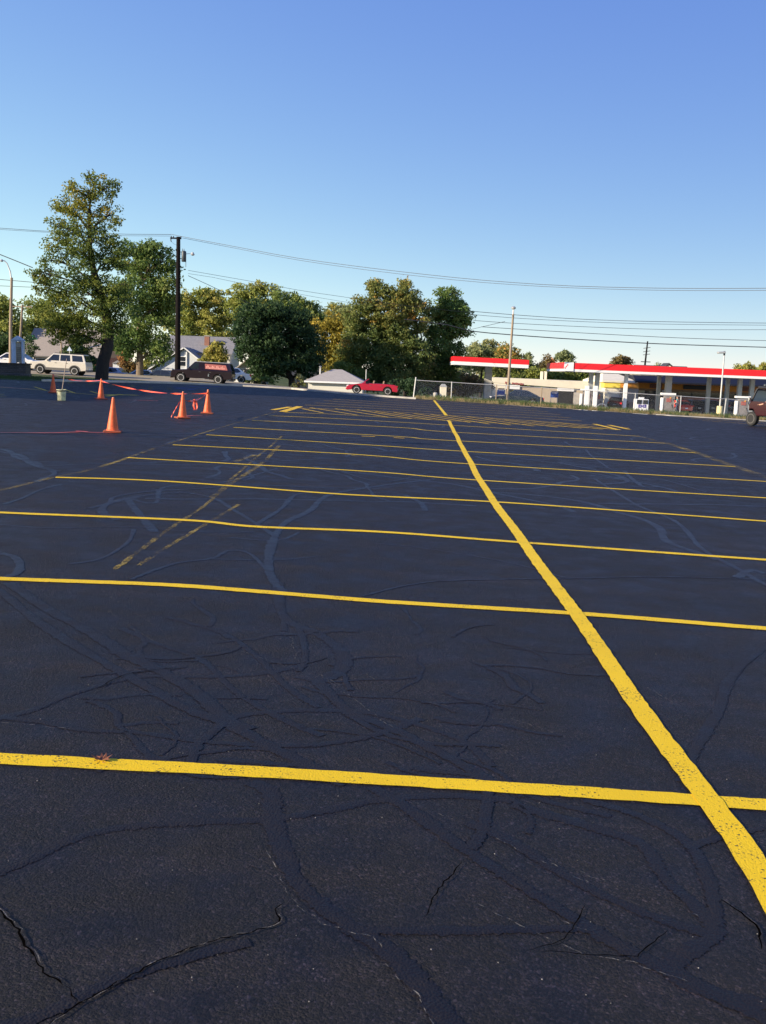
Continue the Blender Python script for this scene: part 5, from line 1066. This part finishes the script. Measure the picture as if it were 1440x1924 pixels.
# ------------------------------------------------------------------ buildings
def hip_roof(x0, x1, y0, y1, z0, z1, over=.3, ridge=.35, th=.12):
    x0 -= over; x1 += over; y0 -= over; y1 += over; ym = (y0 + y1) / 2; dx = (x1 - x0) * ridge
    vs = [(x0, y0, z0), (x1, y0, z0), (x1, y1, z0), (x0, y1, z0), (x0 + dx, ym, z1), (x1 - dx, ym, z1), (x0, y0, z0 - th), (x1, y0, z0 - th), (x1, y1, z0 - th), (x0, y1, z0 - th)]
    return MB().add(vs, [(0, 1, 5, 4), (1, 2, 5), (2, 3, 4, 5), (3, 0, 4), (0, 6, 7, 1), (1, 7, 8, 2), (2, 8, 9, 3), (3, 9, 6, 0), (6, 9, 8, 7)])
def gable_x(x0, x1, y0, y1, z0, z1, over=.3, th=.12):
    """ridge along x"""
    ym = (y0 + y1) / 2; x0 -= over; x1 += over; sl = (z1 - z0) / (ym - y0); a, b = y0 - over, y1 + over; zo = z0 - over * sl; m = MB()
    return m.add([(x0, a, zo), (x1, a, zo), (x1, ym, z1), (x0, ym, z1), (x0, b, zo), (x1, b, zo), (x0, a, zo + th), (x1, a, zo + th), (x1, ym, z1 + th), (x0, ym, z1 + th), (x0, b, zo + th), (x1, b, zo + th)],
        [(0, 1, 2, 3), (3, 2, 5, 4), (6, 9, 8, 7), (9, 10, 11, 8), (0, 6, 7, 1), (4, 5, 11, 10), (0, 3, 9, 6), (3, 4, 10, 9), (1, 7, 8, 2), (2, 8, 11, 5)])
def window_(par, x, y, z, w, h, n=(0, -1), fr=None, gl=None):
    f = MB(); t_ = .07
    for dx, dz, sx, sz in ((0, h / 2 + t_ / 2, w + 2 * t_, t_), (0, -h / 2 - t_ / 2, w + 2 * t_, t_), (-w / 2 - t_ / 2, 0, t_, h), (w / 2 + t_ / 2, 0, t_, h), (0, 0, w, .05)):
        if n[1]: f.box((x + dx, y + n[1] * .03, z + dz), (sx, .08, sz))
        else: f.box((x + n[0] * .03, y + dx, z + dz), (.08, sx, sz))
    o = f.build('window', fr or M['white'], par)
    p = MB(); p.box((x, y + n[1] * .01, z), (w, .03, h)) if n[1] else p.box((x + n[0] * .01, y, z), (.03, w, h)); p.build('pane', gl or M['wglass'], o)
    return o
# tan roofed brick house at left
D = 114; a = P(48, 672, D); b_ = P(200, 680, D); zg = gz(a.x, D)
h1 = thing('brick_house', 'brick house with a broad tan shingle roof behind the SUV', 'house', (a.x, D, zg))
Lx = b_.x - a.x; ze = P(110, 668.5, D).z - zg; zr = P(90, 619, D + 4).z - zg
MB().box((Lx / 2, 4, ze / 2 - .3), (Lx, 8, ze + .6)).build('wall', M['redbrick'], h1)
gable_x(0, Lx, 0, 8, ze, zr, .35).build('roof', M['shingtan'], h1)
MB().prism([(0, ze), (8, ze), (4, zr - .05)], Lx - .1, Lx - .02, 'x').build('gable_wall', M['sfb'], h1)
for x in (Lx * .2, Lx * .5, Lx * .75): window_(h1, x, 0, ze - .95, 1.3, 1.1)
MB().box((Lx / 2, -.36, ze - .16), (Lx + .7, .08, .16)).build('fascia_board', M['grey'], h1)
# white house with gabled front wing
D = 110; a = P(302, 690, D); zg = gz(a.x, D); K = D / F
h2 = thing('white_house', 'white sided house with grey roof and brick chimney behind the black pickup', 'house', (a.x, D, zg))
def lx(px): return P(px, 690, D).x - a.x
def lz(px, py, dd=0): return P(px, py, D + dd).z - zg
x1 = lx(424); ze = lz(330, 660, 3); zr = lz(360, 633, 6.5)
MB().box((x1 / 2, 6.5, ze / 2 - .3), (x1, 7, ze + .6)).build('wall', M['sidingcream'], h2)
gable_x(0, x1, 3, 10, ze, zr, .3).build('roof', M['shing'], h2)
for s in (.02, x1 - .1): MB().prism([(3, ze), (10, ze), (6.5, zr - .05)], s, s + .08, 'x').build('gable_wall', M['siding'], h2)
# front wing: asymmetric gable facing the lot
pk = (lx(346), lz(346, 654)); lf = (lx(279), lz(279, 696)); rg = (lx(374), lz(374, 673))
MB().prism([(lf[0] + .2, lf[1] - .1), (lf[0] + .2, -1), (lx(384), -1), (lx(384), rg[1] - .55), (pk[0], pk[1] - .1)], .2, 3.0).build('front_wing_wall', M['siding'], h2)
def slope(nm, p, q, th=.14, y0=-.15, y1=3.4):
    p, q = Vector(p), Vector(q); d = (q - p).normalized(); n = Vector((-d.y, d.x)) * (1 if d.x > 0 else -1)
    MB().prism([tuple(p), tuple(q), tuple(q + n * th), tuple(p + n * th)], y0, y1).build(nm, M['shing'], h2)
    MB().prism([tuple(p - n * .02), tuple(q - n * .02), tuple(q + n * .10), tuple(p + n * .10)], y0 - .04, y0 - .001).build('bargeboard', M['white'], h2)
slope('front_roof', (lf[0] - .1, lf[1]), pk); slope('front_roof', pk, (lx(392), rg[1] - 1.0))
window_(h2, lx(341), .2, lz(341, 679), .9, 1.0); window_(h2, lx(312), 3, lz(312, 668, 3), .7, .7)
MB().box((lx(350), .14, lz(350, 680)), (.14, .14, 2.6)).build('corner_board', M['white'], h2)
ch = MB().box((lx(375), 4.6, lz(375, 650)), (.55, .55, 2.4)).build('chimney', M['redbrick'], h2); MB().box((lx(375), 4.6, lz(375, 650) + 1.24), (.66, .66, .1)).build('chimney_cap', M['concrete'], ch)
# bungalow
D = 108; a = P(440, 715, D); zg = gz(a.x, D)
h3 = thing('bungalow', 'small cream bungalow with dark front window under the dark tree', 'house', (a.x, D, zg))
x1 = P(490, 715, D).x - a.x; pk = (x1 * .5, P(465, 676, D).z - zg); ev = P(465, 697, D).z - zg
MB().prism([(0, -.8), (x1, -.8), (x1, ev), (pk[0], pk[1]), (0, ev)], 0, 7).build('wall', M['sidingcream'], h3)
for sx, q in ((-1, (-.5, ev - .45)), (1, (x1 + .5, ev - .45))):
    p = Vector(pk); q = Vector(q); n = Vector((0, .13)); MB().prism([tuple(p), tuple(q), tuple(q + n), tuple(p + n)], -.4, 7.3).build('roof', M['shinglt'], h3)
window_(h3, x1 * .62, 0, P(470, 703, D).z - zg, 1.4, 1.1)
MB().box((x1 * .2, -.03, P(470, 708, D).z - zg), (.9, .06, 1.9)).build('door', M['white'], h3)
# dark roofed house behind the dark tree
D = 112; a = P(596, 705, D); zg = gz(a.x, D)
h4 = thing('dark_roofed_house', 'dark roofed house mostly hidden between dark tree and garage', 'house', (a.x, D, zg)); x1 = P(622, 705, D).x - a.x; ze = P(605, 706, D).z - zg; zr = P(605, 673, D + 4).z - zg
MB().box((x1 / 2 - 1.5, 4, ze / 2 - .3), (x1 + 3, 8, ze + .6)).build('wall', M['sidingcream'], h4); gable_x(-3, x1, 0, 8, ze, zr, .3).build('roof', M['shingdark'], h4); window_(h4, x1 * .4, 0, ze - .9, 1, .9)
# white garage with hipped roof
D = 94.5; a = P(579, 735, D); zg = gz(a.x, D)
h5 = thing('garage', 'low white garage with pale hipped shingle roof left of the convertible', 'garage', (a.x, D, zg)); x1 = P(681, 740, D).x - a.x; ze = P(630, 716.8, D).z - zg; zr = P(635, 694, D + 3).z - zg
MB().box((x1 / 2, 3, ze / 2 - .5), (x1, 6, ze + 1)).build('wall', M['ridge'], h5); rf = hip_roof(0, x1, 0, 6, ze, zr, .35, .42).build('roof', M['shinglt'], h5)
MB().box((x1 / 2, -.385, ze - .09), (x1 + .72, .05, .15)).build('gutter', M['white'], h5)
MB().tube([(P(599, 705, D).x - a.x, 2.2, ze + .2), (P(599, 705, D).x - a.x, 2.2, ze + 1.35)], .07, 8).build('vent_pipe', M['galv'], h5); MB().lathe([(.12, 0), (.13, .06), (.04, .1)], 10, c=(P(599, 705, D).x - a.x, 2.2, ze + 1.33)).build('vent_cowl', M['galv'], h5)
b = P(688, 712, 98); s10 = thing('thin_grey_post', 'thin grey post standing behind the convertible windscreen', 'post', (b.x, 98, gz(b.x, 98))); ht = P(688, 694, 98).z - gz(b.x, 98); MB().tube([(0, 0, 0), (0, 0, ht)], .045, 8).build('shaft', M['galv'], s10)
b = P(833, 735, 95); s11 = thing('white_cabinet', 'pale utility cabinet behind the fence under the oak', 'cabinet', (b.x, 95, gz(b.x, 95))); zc = P(833, 727, 95).z - gz(b.x, 95)
MB().box((0, 0, zc / 2), (.62, .5, zc)).build('box', M['cream'], s11, bevel=.02); MB().prism([(-.36, zc + .01), (.36, zc + .01), (.15, zc + .28), (-.15, zc + .28)], -.28, .28).build('hood', M['galv'], s11)
b = P(817, 740, 63); s12 = thing('low_bollard', 'short concrete bollard just behind the fence at the end of the centre line', 'bollard', (b.x, 62, gz(b.x, 62))); MB().lathe([(.13, 0), (.13, .42), (.10, .46), (.02, .47)], 14).build('body', M['concrete'], s12, smooth=True)
b = P(216, 686, 104); s13 = thing('white_shed', 'small pale blue shed low behind the street right of the big trunk', 'shed', (P(222, 690, 108).x, 108, gz(b.x, 108))); zs = P(222, 683, 108).z - gz(b.x, 108)
MB().box((0, 1, zs / 2), (1.1, 2, zs)).build('wall', M['siding'], s13); MB().prism([(-.65, zs), (.65, zs), (0, zs + .35)], -.15, 2.2).build('roof', M['shing'], s13); MB().box((0, -.02, zs * .4), (.6, .04, zs * .75)).build('door', M['white'], s13)

# --- petrol station
def canopy(name, label, x0, x1, y0, y1, zu, th, red_h):
    t = thing(name, label, 'canopy', (x0, y0, zu)); lx_, ly = x1 - x0, y1 - y0; dzx = 0.
    MB().box((lx_ / 2, ly / 2, .12), (lx_ - .1, ly - .1, .16)).build('soffit', M['soffit'], t)
    wb_ = th - red_h
    for c, d in (((lx_ / 2, 0, 0), (lx_, .12, 0)), ((lx_ / 2, ly, 0), (lx_, .12, 0)), ((0, ly / 2, 0), (.12, ly - .13, 0)), ((lx_, ly / 2, 0), (.12, ly - .13, 0))):
        MB().box((c[0], c[1], wb_ / 2), (d[0] or .12, d[1] or .12, wb_)).build('white_band', M['white'], t)
        MB().box((c[0], c[1], wb_ + red_h / 2 + .002), ((d[0] or .12) + .03, (d[1] or .12) + .03, red_h)).build('red_band', M['red'], t)
    MB().box((lx_ / 2, ly / 2, th - .1), (lx_ - .2, ly - .2, .06)).build('roof_deck', M['galv'], t)
    return t
D = 104; xa, xb = P(853, 690, D).x, P(993, 690, D).x; zu = P(853, 685, D).z; zu2 = P(993, 692, D).z
tilt_c = math.atan((zu2 - zu) / (xb - xa))
c1 = canopy('small_canopy', 'shorter red and white station canopy on a single pillar at left', xa, xb, D, D + 7, zu, .86, .5); c1.rotation_euler = (0, -tilt_c, 0)
px_ = P(918, 700, D + 3.5).x - xa; zg = gz(xa + px_, D + 3.5) - zu
MB().box((px_, 3.5, zg / 2 + .05), (.75, .5, -zg)).build('pillar', M['galv'], c1); MB().box((px_, 3.2, zg + (P(918, 698, D + 3).z - zu - zg) / 2), (.74, .85, (P(918, 698, D + 3).z - zu - zg))).build('pillar_cladding', M['concrete'], c1)
xa, xb = P(1062, 700, 106).x, P(1560, 714, 106).x; zu = P(1062, 697.5, 106).z; zu2 = P(1440, 712.5, 106).z
tc_ = math.atan((zu2 - zu) / (P(1440, 700, 106).x - xa))
c2 = canopy('big_canopy', 'long red and white petrol station canopy on several columns at right', xa, xb, 106, 118, zu, .92, .66); c2.rotation_euler = (0, -tc_, 0)
# emblem panel and angled corner of the fascia at its left end
MB().box((.35, -.12, .5), (1.0, .06, .93)).build('corner_panel', M['white'], c2)
for k in range(3): MB().box((-.05 + .12 * k, -.16, .35 + .16 * k), (.10, .02, .14)).build('emblem', M['red'], c2)
cg = lambda x, y: gz(x, y) - zu
for (px, yy, mt, w_) in ((1109, 109, 'galv', .45), (1121, 109, 'galv', .45), (1175, 107.5, 'white', .36), (1237, 116, 'galv', .40), (1255, 110, 'galv', .62), (1331, 113, 'galv', .42), (1366, 116.5, 'galv', .42), (1389, 110, 'galv', .45), (1412, 110, 'galv', .45)):
    q = P(px, 740, yy); lx2 = q.x - xa; z0 = gz(q.x, yy) - zu + lx2 * math.tan(-tc_) * 0; MB().box((lx2, yy - 106, (z0 - 1.2) / 2 + .06 + .0), (w_, w_, -(z0 - 1.2))).build('column', M[mt], c2)
def pump(px, py_top, D, label, side='blue'):
    q = P(px, py_top, D); zg = gz(q.x, D); h_ = max(1.6, q.z - zg); h_ = q.z - zg
    t = thing('fuel_pump', label, 'fuel pump', (q.x, D, zg), 0, 'fuel pumps under the big canopy')
    MB().box((0, 0, h_ - .09), (1.5, .7, .2)).build('top_hood', M['white'], t)
    MB().box((.05, 0, (h_ - .2) * .5), (.95, .5, h_ - .22)).build('cabinet', M['pump'], t)
    MB().box((-.62, 0, (h_ - .5) * .5), (.22, .62, h_ - .5)).build('end_panel', M['white'], t, bevel=.05); MB().box((.60, 0, (h_ - .2) * .5), (.1, .5, h_ - .22)).build('end_panel', M['galv'], t)
    MB().box((.05, -.27, h_ - .75), (.5, .04, .4)).build('display', M['redsign'], t); MB().box((.2, -.29, h_ - .5), (.14, .04, .14)).build('card_reader', M['amber'], t)
    MB().box((-.25, -.27, .9), (.35, .04, .7)).build('side_print', M['bluesign'], t)
    MB().tube([(.5, -.3, h_ - .6), (.75, -.35, h_ - 1.2), (.55, -.35, h_ - 1.8), (.35, -.3, h_ - 1.2)], .03, 6).build('hose', M['black'], t)
    return t
pump(1104, 731, 107, 'fuel pump with brick red side at the left column pair'); pump(1123, 733, 108.5, 'fuel pump with dark door right of the left column pair'); pump(1256, 738.5, 107, 'fuel pump beside the bright red car'); pump(1396, 744.5, 106, 'fuel pump with blue print just left of the maroon buggy')
for k, px in enumerate((1104, 1120)):
    q = P(px, 725, 105.6); zg = gz(q.x, 105.6); MBt = thing('island_column_guard', ['left white guard post of the left pump island', 'right white guard post of the left pump island'][k], 'post', (q.x, 105.6, zg)); MB().box((0, 0, (q.z - zg) / 2), (.42, .3, q.z - zg)).build('shaft', M['white'], MBt, bevel=.03)
q = P(1131, 768, 100); t = thing('bike_hoop', 'low pale metal hoop rail before the left pump island', 'rail', (q.x, 100, P(1131, 760, 100).z - .95))
MB().tube([(-.45, 0, 0), (-.42, 0, .8), (-.2, 0, 1.0), (.2, 0, 1.0), (.42, 0, .8), (.45, 0, 0)], .035, 8).build('hoop', M['galv'], t, smooth=True)
# white kiosk with purple lettering
q0 = P(1195, 760, 101); q1 = P(1219, 760, 101); zt_ = P(1207, 750, 101).z; zg = gz(q0.x, 101); w_ = q1.x - q0.x; h_ = zt_ - zg
kb = thing('ice_kiosk', 'white kiosk box with two dark windows and purple lettering before the shop', 'kiosk', ((q0.x + q1.x) / 2, 101, zg), 0)
MB().box((0, .5, h_ / 2), (w_, 1, h_)).build('body', M['white'], kb, bevel=.03)
for s in (-1, 1): MB().box((s * w_ * .24, -.02, h_ - .28), (w_ * .38, .05, .42)).build('window', M['wglass'], kb)
MB().box((-.05, .3, h_ + .10), (.5, .3, .18)).build('roof_box', M['white'], kb)
zc = P(1207, 763, 101).z - zg
def letter_bars(par, bars, mt):
    for (x, z, w2, h2_) in bars: MB().box((x, -.025, z), (w2, .04, h2_)).build('letter', mt, par)
u = .055
letter_bars(kb, [(-.33, zc, .10, .30), (-.22, zc + .12, .16, .07), (-.22, zc - .12, .16, .07), (-.10, zc, .09, .20), (.08, zc, .08, .16), (.16, zc + .11, .14, .07), (.16, zc - .11, .12, .07), (.32, zc, .10, .32)], M['purple'])
# shop behind the big canopy
D = 126; xa = P(1137, 740, D).x; xb = P(1560, 740, D).x; zg = gz(xa, D)
sh = thing('station_shop', 'station shop with yellow and orange fascia band and tan brick below', 'shop', (xa, D, zg)); Lx = xb - xa
sl_ = (P(1440, 735, D).z - P(1140, 722, D).z) / (P(1440, 735, D).x - xa); 
zf0 = P(1155, 728.5, D).z - zg; zf1 = P(1155, 717.5, D).z - zg; xo = P(1165, 730, D).x - xa; xd = P(1200, 730, D).x - xa
MB().box((xd / 2, 6, zf0 / 2 - .3), (xd, 12, zf0 + .6)).build('wall', M['cream'], sh)
MB().box((xd + (Lx - xd) / 2, 8, zf0 / 2 - .3), (Lx - xd, 8, zf0 + .6)).build('front_wall', M['sfb'], sh)
MB().box((xo + (xd - xo) / 2, -.03, zf0 / 2), (xd - xo, .06, zf0)).build('brick_panel', M['tan'], sh)
MB().box((xo + (xd - xo) / 2, -.05, .55), (xd - xo + .02, .1, 1.9)).build('brick_base', M['sfb'], sh)
MB().box((xo / 2 - .1, 6, (zf0 + zf1) / 2), (xo + .2, 12.3, zf1 - zf0)).build('yellow_fascia', M['yfascia'], sh)
MB().box((xo + (xd - xo) / 2, 6, (zf0 + zf1) / 2), (xd - xo, 12.3, zf1 - zf0 - .01)).build('orange_fascia', M['ofascia'], sh)
MB().box((xd + (Lx - xd) / 2, 8, (zf0 + zf1) / 2), (Lx - xd, 8.3, zf1 - zf0 - .01)).build('recessed_orange_fascia', M['ofascia'], sh)
zr = P(1180, 702, D + 6).z - zg
hip_roof(-.2, xd - .5, 0, 12, zf1 + .12, zr, .3, .3, .2).build('roof', M['cream'], sh)
MB().prism([(-.5, zf1 + .02), (-.5, zf1 + .22), (1.2, zf1 + .98), (12, zf1 + .98), (12, zf1 + .02)], xd - .55, Lx, 'x').build('navy_roof', mat('navy_roof', (.005, .006, .014), .6), sh)
MB().box((xd + (Lx - xd) / 2, 3.95, zf0 * .46), (Lx - xd, .08, zf0 * .92)).build('glazing', M['wglass'], sh)
for k in range(14): MB().box((xd + .4 + k * 1.9, 3.88, zf0 * .46), (.10, .06, zf0 * .92)).build('mullion', M['darkmetal'], sh)
for x_, w2, mm_ in ((3.2, 1.6, 'redbrick'), (8.5, 3.4, 'black'), (15, 2.2, 'redbrick'), (19, 2, 'redbrick')): MB().box((xd + x_, 3.78, (zf0 + zf1) / 2), (w2, .1, .55)).build('sign_board', M[mm_], sh)
MB().box((xd + 1.4, 3.85, zf0 - .5), (.8, .06, .5)).build('window_poster', M['cream'], sh); MB().box((xd + 4.5, 3.85, zf0 - .3), (.9, .06, .4)).build('window_poster', M['white'], sh); MB().box((xd + 9, 3.85, zf0 - 1.1), (6, .05, .35)).build('window_poster', M['redsign'], sh)
# long cream building with service bays
D = 128; xa = P(925, 740, D).x; xb = P(1139, 740, D).x; zg = gz(xa, D) - .4
wbd = thing('service_building', 'long cream building with tan walls and service bays behind the fence', 'building', (xa, D, zg)); Lx = xb - xa
zt_ = P(925, 709, D).z - zg; zt2 = P(1139, 718, D).z - zg; zb1 = P(925, 722, D).z - zg; zb2 = P(1139, 735, D).z - zg; 
MB().box((Lx / 2, 5, zb2 / 2 - .3), (Lx, 10, zb2 + .8)).build('wall', M['tan'], wbd)
MB().prism([(-.1, zb1 + .25), (Lx, zb2 + .02), (Lx, zt2), (-.1, zt_)], -.25, 10.2).build('fascia', M['cream'], wbd)
MB().prism([(0, -.5), (1.7, -.5), (1.7, zb1 + .2), (0, zb1 + .25)], -.2, .1).build('end_pier', M['cream'], wbd)
def bx_(px): return P(px, 740, D).x - xa
for a_, b_, y0, y1 in ((948, 976, 723, 731), (1047, 1078, 728, 735)):
    zl = P((a_ + b_) / 2, y1, D).z - zg; zh = P((a_ + b_) / 2, y0, D).z - zg; xx0, xx1 = bx_(a_), bx_(b_)
    MB().box(((xx0 + xx1) / 2, -.08, (zl + zh) / 2), (xx1 - xx0, .2, zh - zl)).build('rolled_door', M['white'], wbd); MB().box(((xx0 + xx1) / 2, -.03, zl / 2 - .2), (xx1 - xx0 - .1, .12, zl + .4)).build('bay_opening', M['dk'], wbd)
for a_, b_ in ((1078, 1090), (1096, 1103)): MB().box(((bx_(a_) + bx_(b_)) / 2, -.06, zb2 / 2 - .3), (bx_(b_) - bx_(a_), .15, zb2)).build('pier', M['concrete'], wbd)
MB().box((bx_(1129), -.05, zb2 * .35), (bx_(1139) - bx_(1118), .12, zb2 * .9)).build('grey_panel', M['grey'], wbd)
z_ = P(965, 719.5, D).z - zg
for k in range(11): 
    if k != 3: MB().box((bx_(949) + k * .22, -.28, z_ - k * .012), (.16, .04, .26 - .04 * (k % 3))).build('letter', M['redsign'], wbd)
for px in (1023, 1030): MB().box((bx_(px), 3, P(px, 706, D).z - zg), (.3, .5, 1.1)).build('chimney', M['cream'], wbd)
for px, py, lab in ((942, 737, 'blue and red notice board at the left bay of the cream building'), (1042, 742, 'blue notice board standing between the service bays')):
    q = P(px, py, 122); zg2 = gz(q.x, 122); t = thing('notice_board', lab, 'sign', (q.x, 122, zg2)); MB().box((0, 0, q.z - zg2), (.95, .08, .65)).build('panel', M['bluesign'], t); MB().box((0, -.05, q.z - zg2 + .22), (.7, .02, .1)).build('heading', M['white'], t)
    MB().box((0, 0, q.z - zg2 + .42), (.8, .06, .14)).build('top_strip', M['redsign'] if px < 1000 else M['galv'], t)
    for s in (-.4, .4): MB().tube([(s, 0, 0), (s, 0, q.z - zg2)], .04, 6).build('leg', M['galv'], t)
# roofs beyond the canopy
for k, (a_, b_, pt, D, mt, lab) in enumerate([(1205, 1300, 690, 170, 'shingdark', 'brown roofed house whose gable shows above the big canopy'), (1290, 1350, 693, 165, 'tan', 'flat tan building top showing above the big canopy')]):
    xa = P(a_, 700, D).x; xb = P(b_, 700, D).x; zg = gz(xa, D); zz = P((a_ + b_) / 2, pt - (2 if k == 0 else 0), D).z - zg
    t = thing('hill_house' if k == 0 else 'flat_roof_building', lab, 'house' if k == 0 else 'building', (xa, D, zg)); w_ = xb - xa
    if k == 0:
        MB().box((w_ / 2, 4, (zz - 1.2) / 2), (w_, 8, zz - 1.2)).build('wall', M['cream'], t); gable_x(0, w_, 0, 8, zz - 1.2, zz, .3).build('roof', M[mt], t)
        MB().prism([(w_ * .35, zz - 1.3), (w_ * .75, zz - 1.3), (w_ * .52, zz + .25)], -.6, 3).build('dormer', M['cream'], t)
        MB().prism([(w_ * .33, zz - 1.3), (w_ * .52, zz + .35), (w_ * .77, zz - 1.3), (w_ * .77, zz - 1.1), (w_ * .52, zz + .55), (w_ * .33, zz - 1.1)], -.75, 3.1).build('dormer_roof', M['shingdark'], t)
    else:
        MB().box((w_ / 2, 5, zz / 2), (w_, 10, zz)).build('wall', M['tan'], t); MB().box((w_ / 2, 5, zz + .08), (w_ + .3, 10.3, .16)).build('coping', M['redbrick'], t); window_(t, w_ * .3, 0, zz - 1.5, 1.2, 1); window_(t, w_ * .7, 0, zz - 1.5, 1.2, 1)

# --- unseen building and trees, added only to throw the long far left shadow
t = thing('brick_church', 'brick building beside the lot, left of the photographer', 'building', (-52, 32, gz(-52, 32)), 0)
MB().box((0, -6, 4.6), (26, 14, 9.2)).build('wall', M['redbrick'], t); MB().box((0, -6.2, 9.3), (26.8, 14.4, .3)).build('roof', M['shingdark'], t)
MB().box((0, 7, 6.2), (26, 12, 12.4)).build('hall_wall', M['redbrick'], t); MB().box((0, 7.1, 12.5), (26.8, 12.2, .3)).build('hall_roof', M['shingdark'], t)  # taller block of the added building, carries its shadow farther right
for k in range(5): window_(t, -10 + 5 * k, -13, 3, 1.4, 2.2)
for k in range(5): window_(t, 13, -10 + 5 * k, 3, 1.4, 2.2, n=(1, 0))
for k, (x, y, h_) in enumerate([(-44, 52, 11.5), (-36, 56, 9)]):
    kx = F / 60.
    TN[0] += 1; t = thing('lot_side_tree', ['big green tree beside the brick building', 'smaller green tree near the lawn corner'][k], 'tree', (x, y, gz(x, y)))  # trees out of view, added to shade the lot's far left
    MB().tube([(0, 0, -.2), (.1, 0, h_ * .35), (0, .1, h_ * .7)], [.35, .28, .12], 10).build('trunk', M['bark'], t, smooth=True); rs = random.Random(k)
    leaves(t, 'crown', [(rs.gauss(0, 1.9), rs.gauss(0, 1.9), h_ * .62 + rs.gauss(0, h_ * .13), .9, rs.random()) for _ in range(170)], .17, LEAF['b'], 70 + k, 46)
t = thing('lot_lamp_post', 'tall lamp post standing left of the cones outside the view', 'lamp post', (-17.5, 13.6, gz(-17.5, 13.6))); MB().tube([(0, 0, 0), (0, 0, 6)], [.10, .07], 10).build('pole', M['galv'], t); MB().box((.4, 0, 6), (.7, .3, .14)).build('lamp_head', M['galv'], t)

# ------------------------------------------------------------------ light
AZ, EL = R(26), R(18)
sd = Vector((math.cos(AZ) * math.cos(EL), math.sin(AZ) * math.cos(EL), -math.sin(EL)))
sun = bpy.data.lights.new('sun', 'SUN'); sun.energy = 4.8; sun.angle = R(.5); sun.color = (1, .86, .66)
so = bpy.data.objects.new('sun', sun); COL.objects.link(so); so.rotation_euler = sd.to_track_quat('-Z', 'Y').to_euler()
w_ = bpy.data.worlds.new('World'); sc.world = w_; w_.use_nodes = True; nt = w_.node_tree; bg = nt.nodes['Background']
sky = nt.nodes.new('ShaderNodeTexSky'); sky.sky_type = 'NISHITA'; sky.sun_disc = False; sky.sun_elevation = EL; sky.sun_rotation = -math.atan2(-sd.x, -sd.y)
sky.air_density = .7; sky.dust_density = .05; sky.ozone_density = 5.5; sky.altitude = 200
sp_ = nt.nodes.new('ShaderNodeSeparateColor'); cb_ = nt.nodes.new('ShaderNodeCombineColor'); nt.links.new(sky.outputs[0], sp_.inputs[0])
for k, (e, g_) in enumerate(((.95, 1.12), (.84, .95), (.30, 1.95))):   # colour response of the phone camera to the sky
    p_ = nd(nt, 'ShaderNodeMath', operation='POWER'); p_.inputs[1].default_value = e; q_ = nd(nt, 'ShaderNodeMath', operation='MULTIPLY'); q_.inputs[1].default_value = g_
    nt.links.new(sp_.outputs[k], p_.inputs[0]); nt.links.new(p_.outputs[0], q_.inputs[0]); nt.links.new(q_.outputs[0], cb_.inputs[k])
nt.links.new(cb_.outputs[0], bg.inputs['Color']); bg.inputs['Strength'].default_value = .15
sc.view_settings.view_transform = 'Standard'; sc.view_settings.look = 'None'; sc.view_settings.gamma = 1; sc.view_settings.exposure = .9
sc.cycles.max_bounces = 6
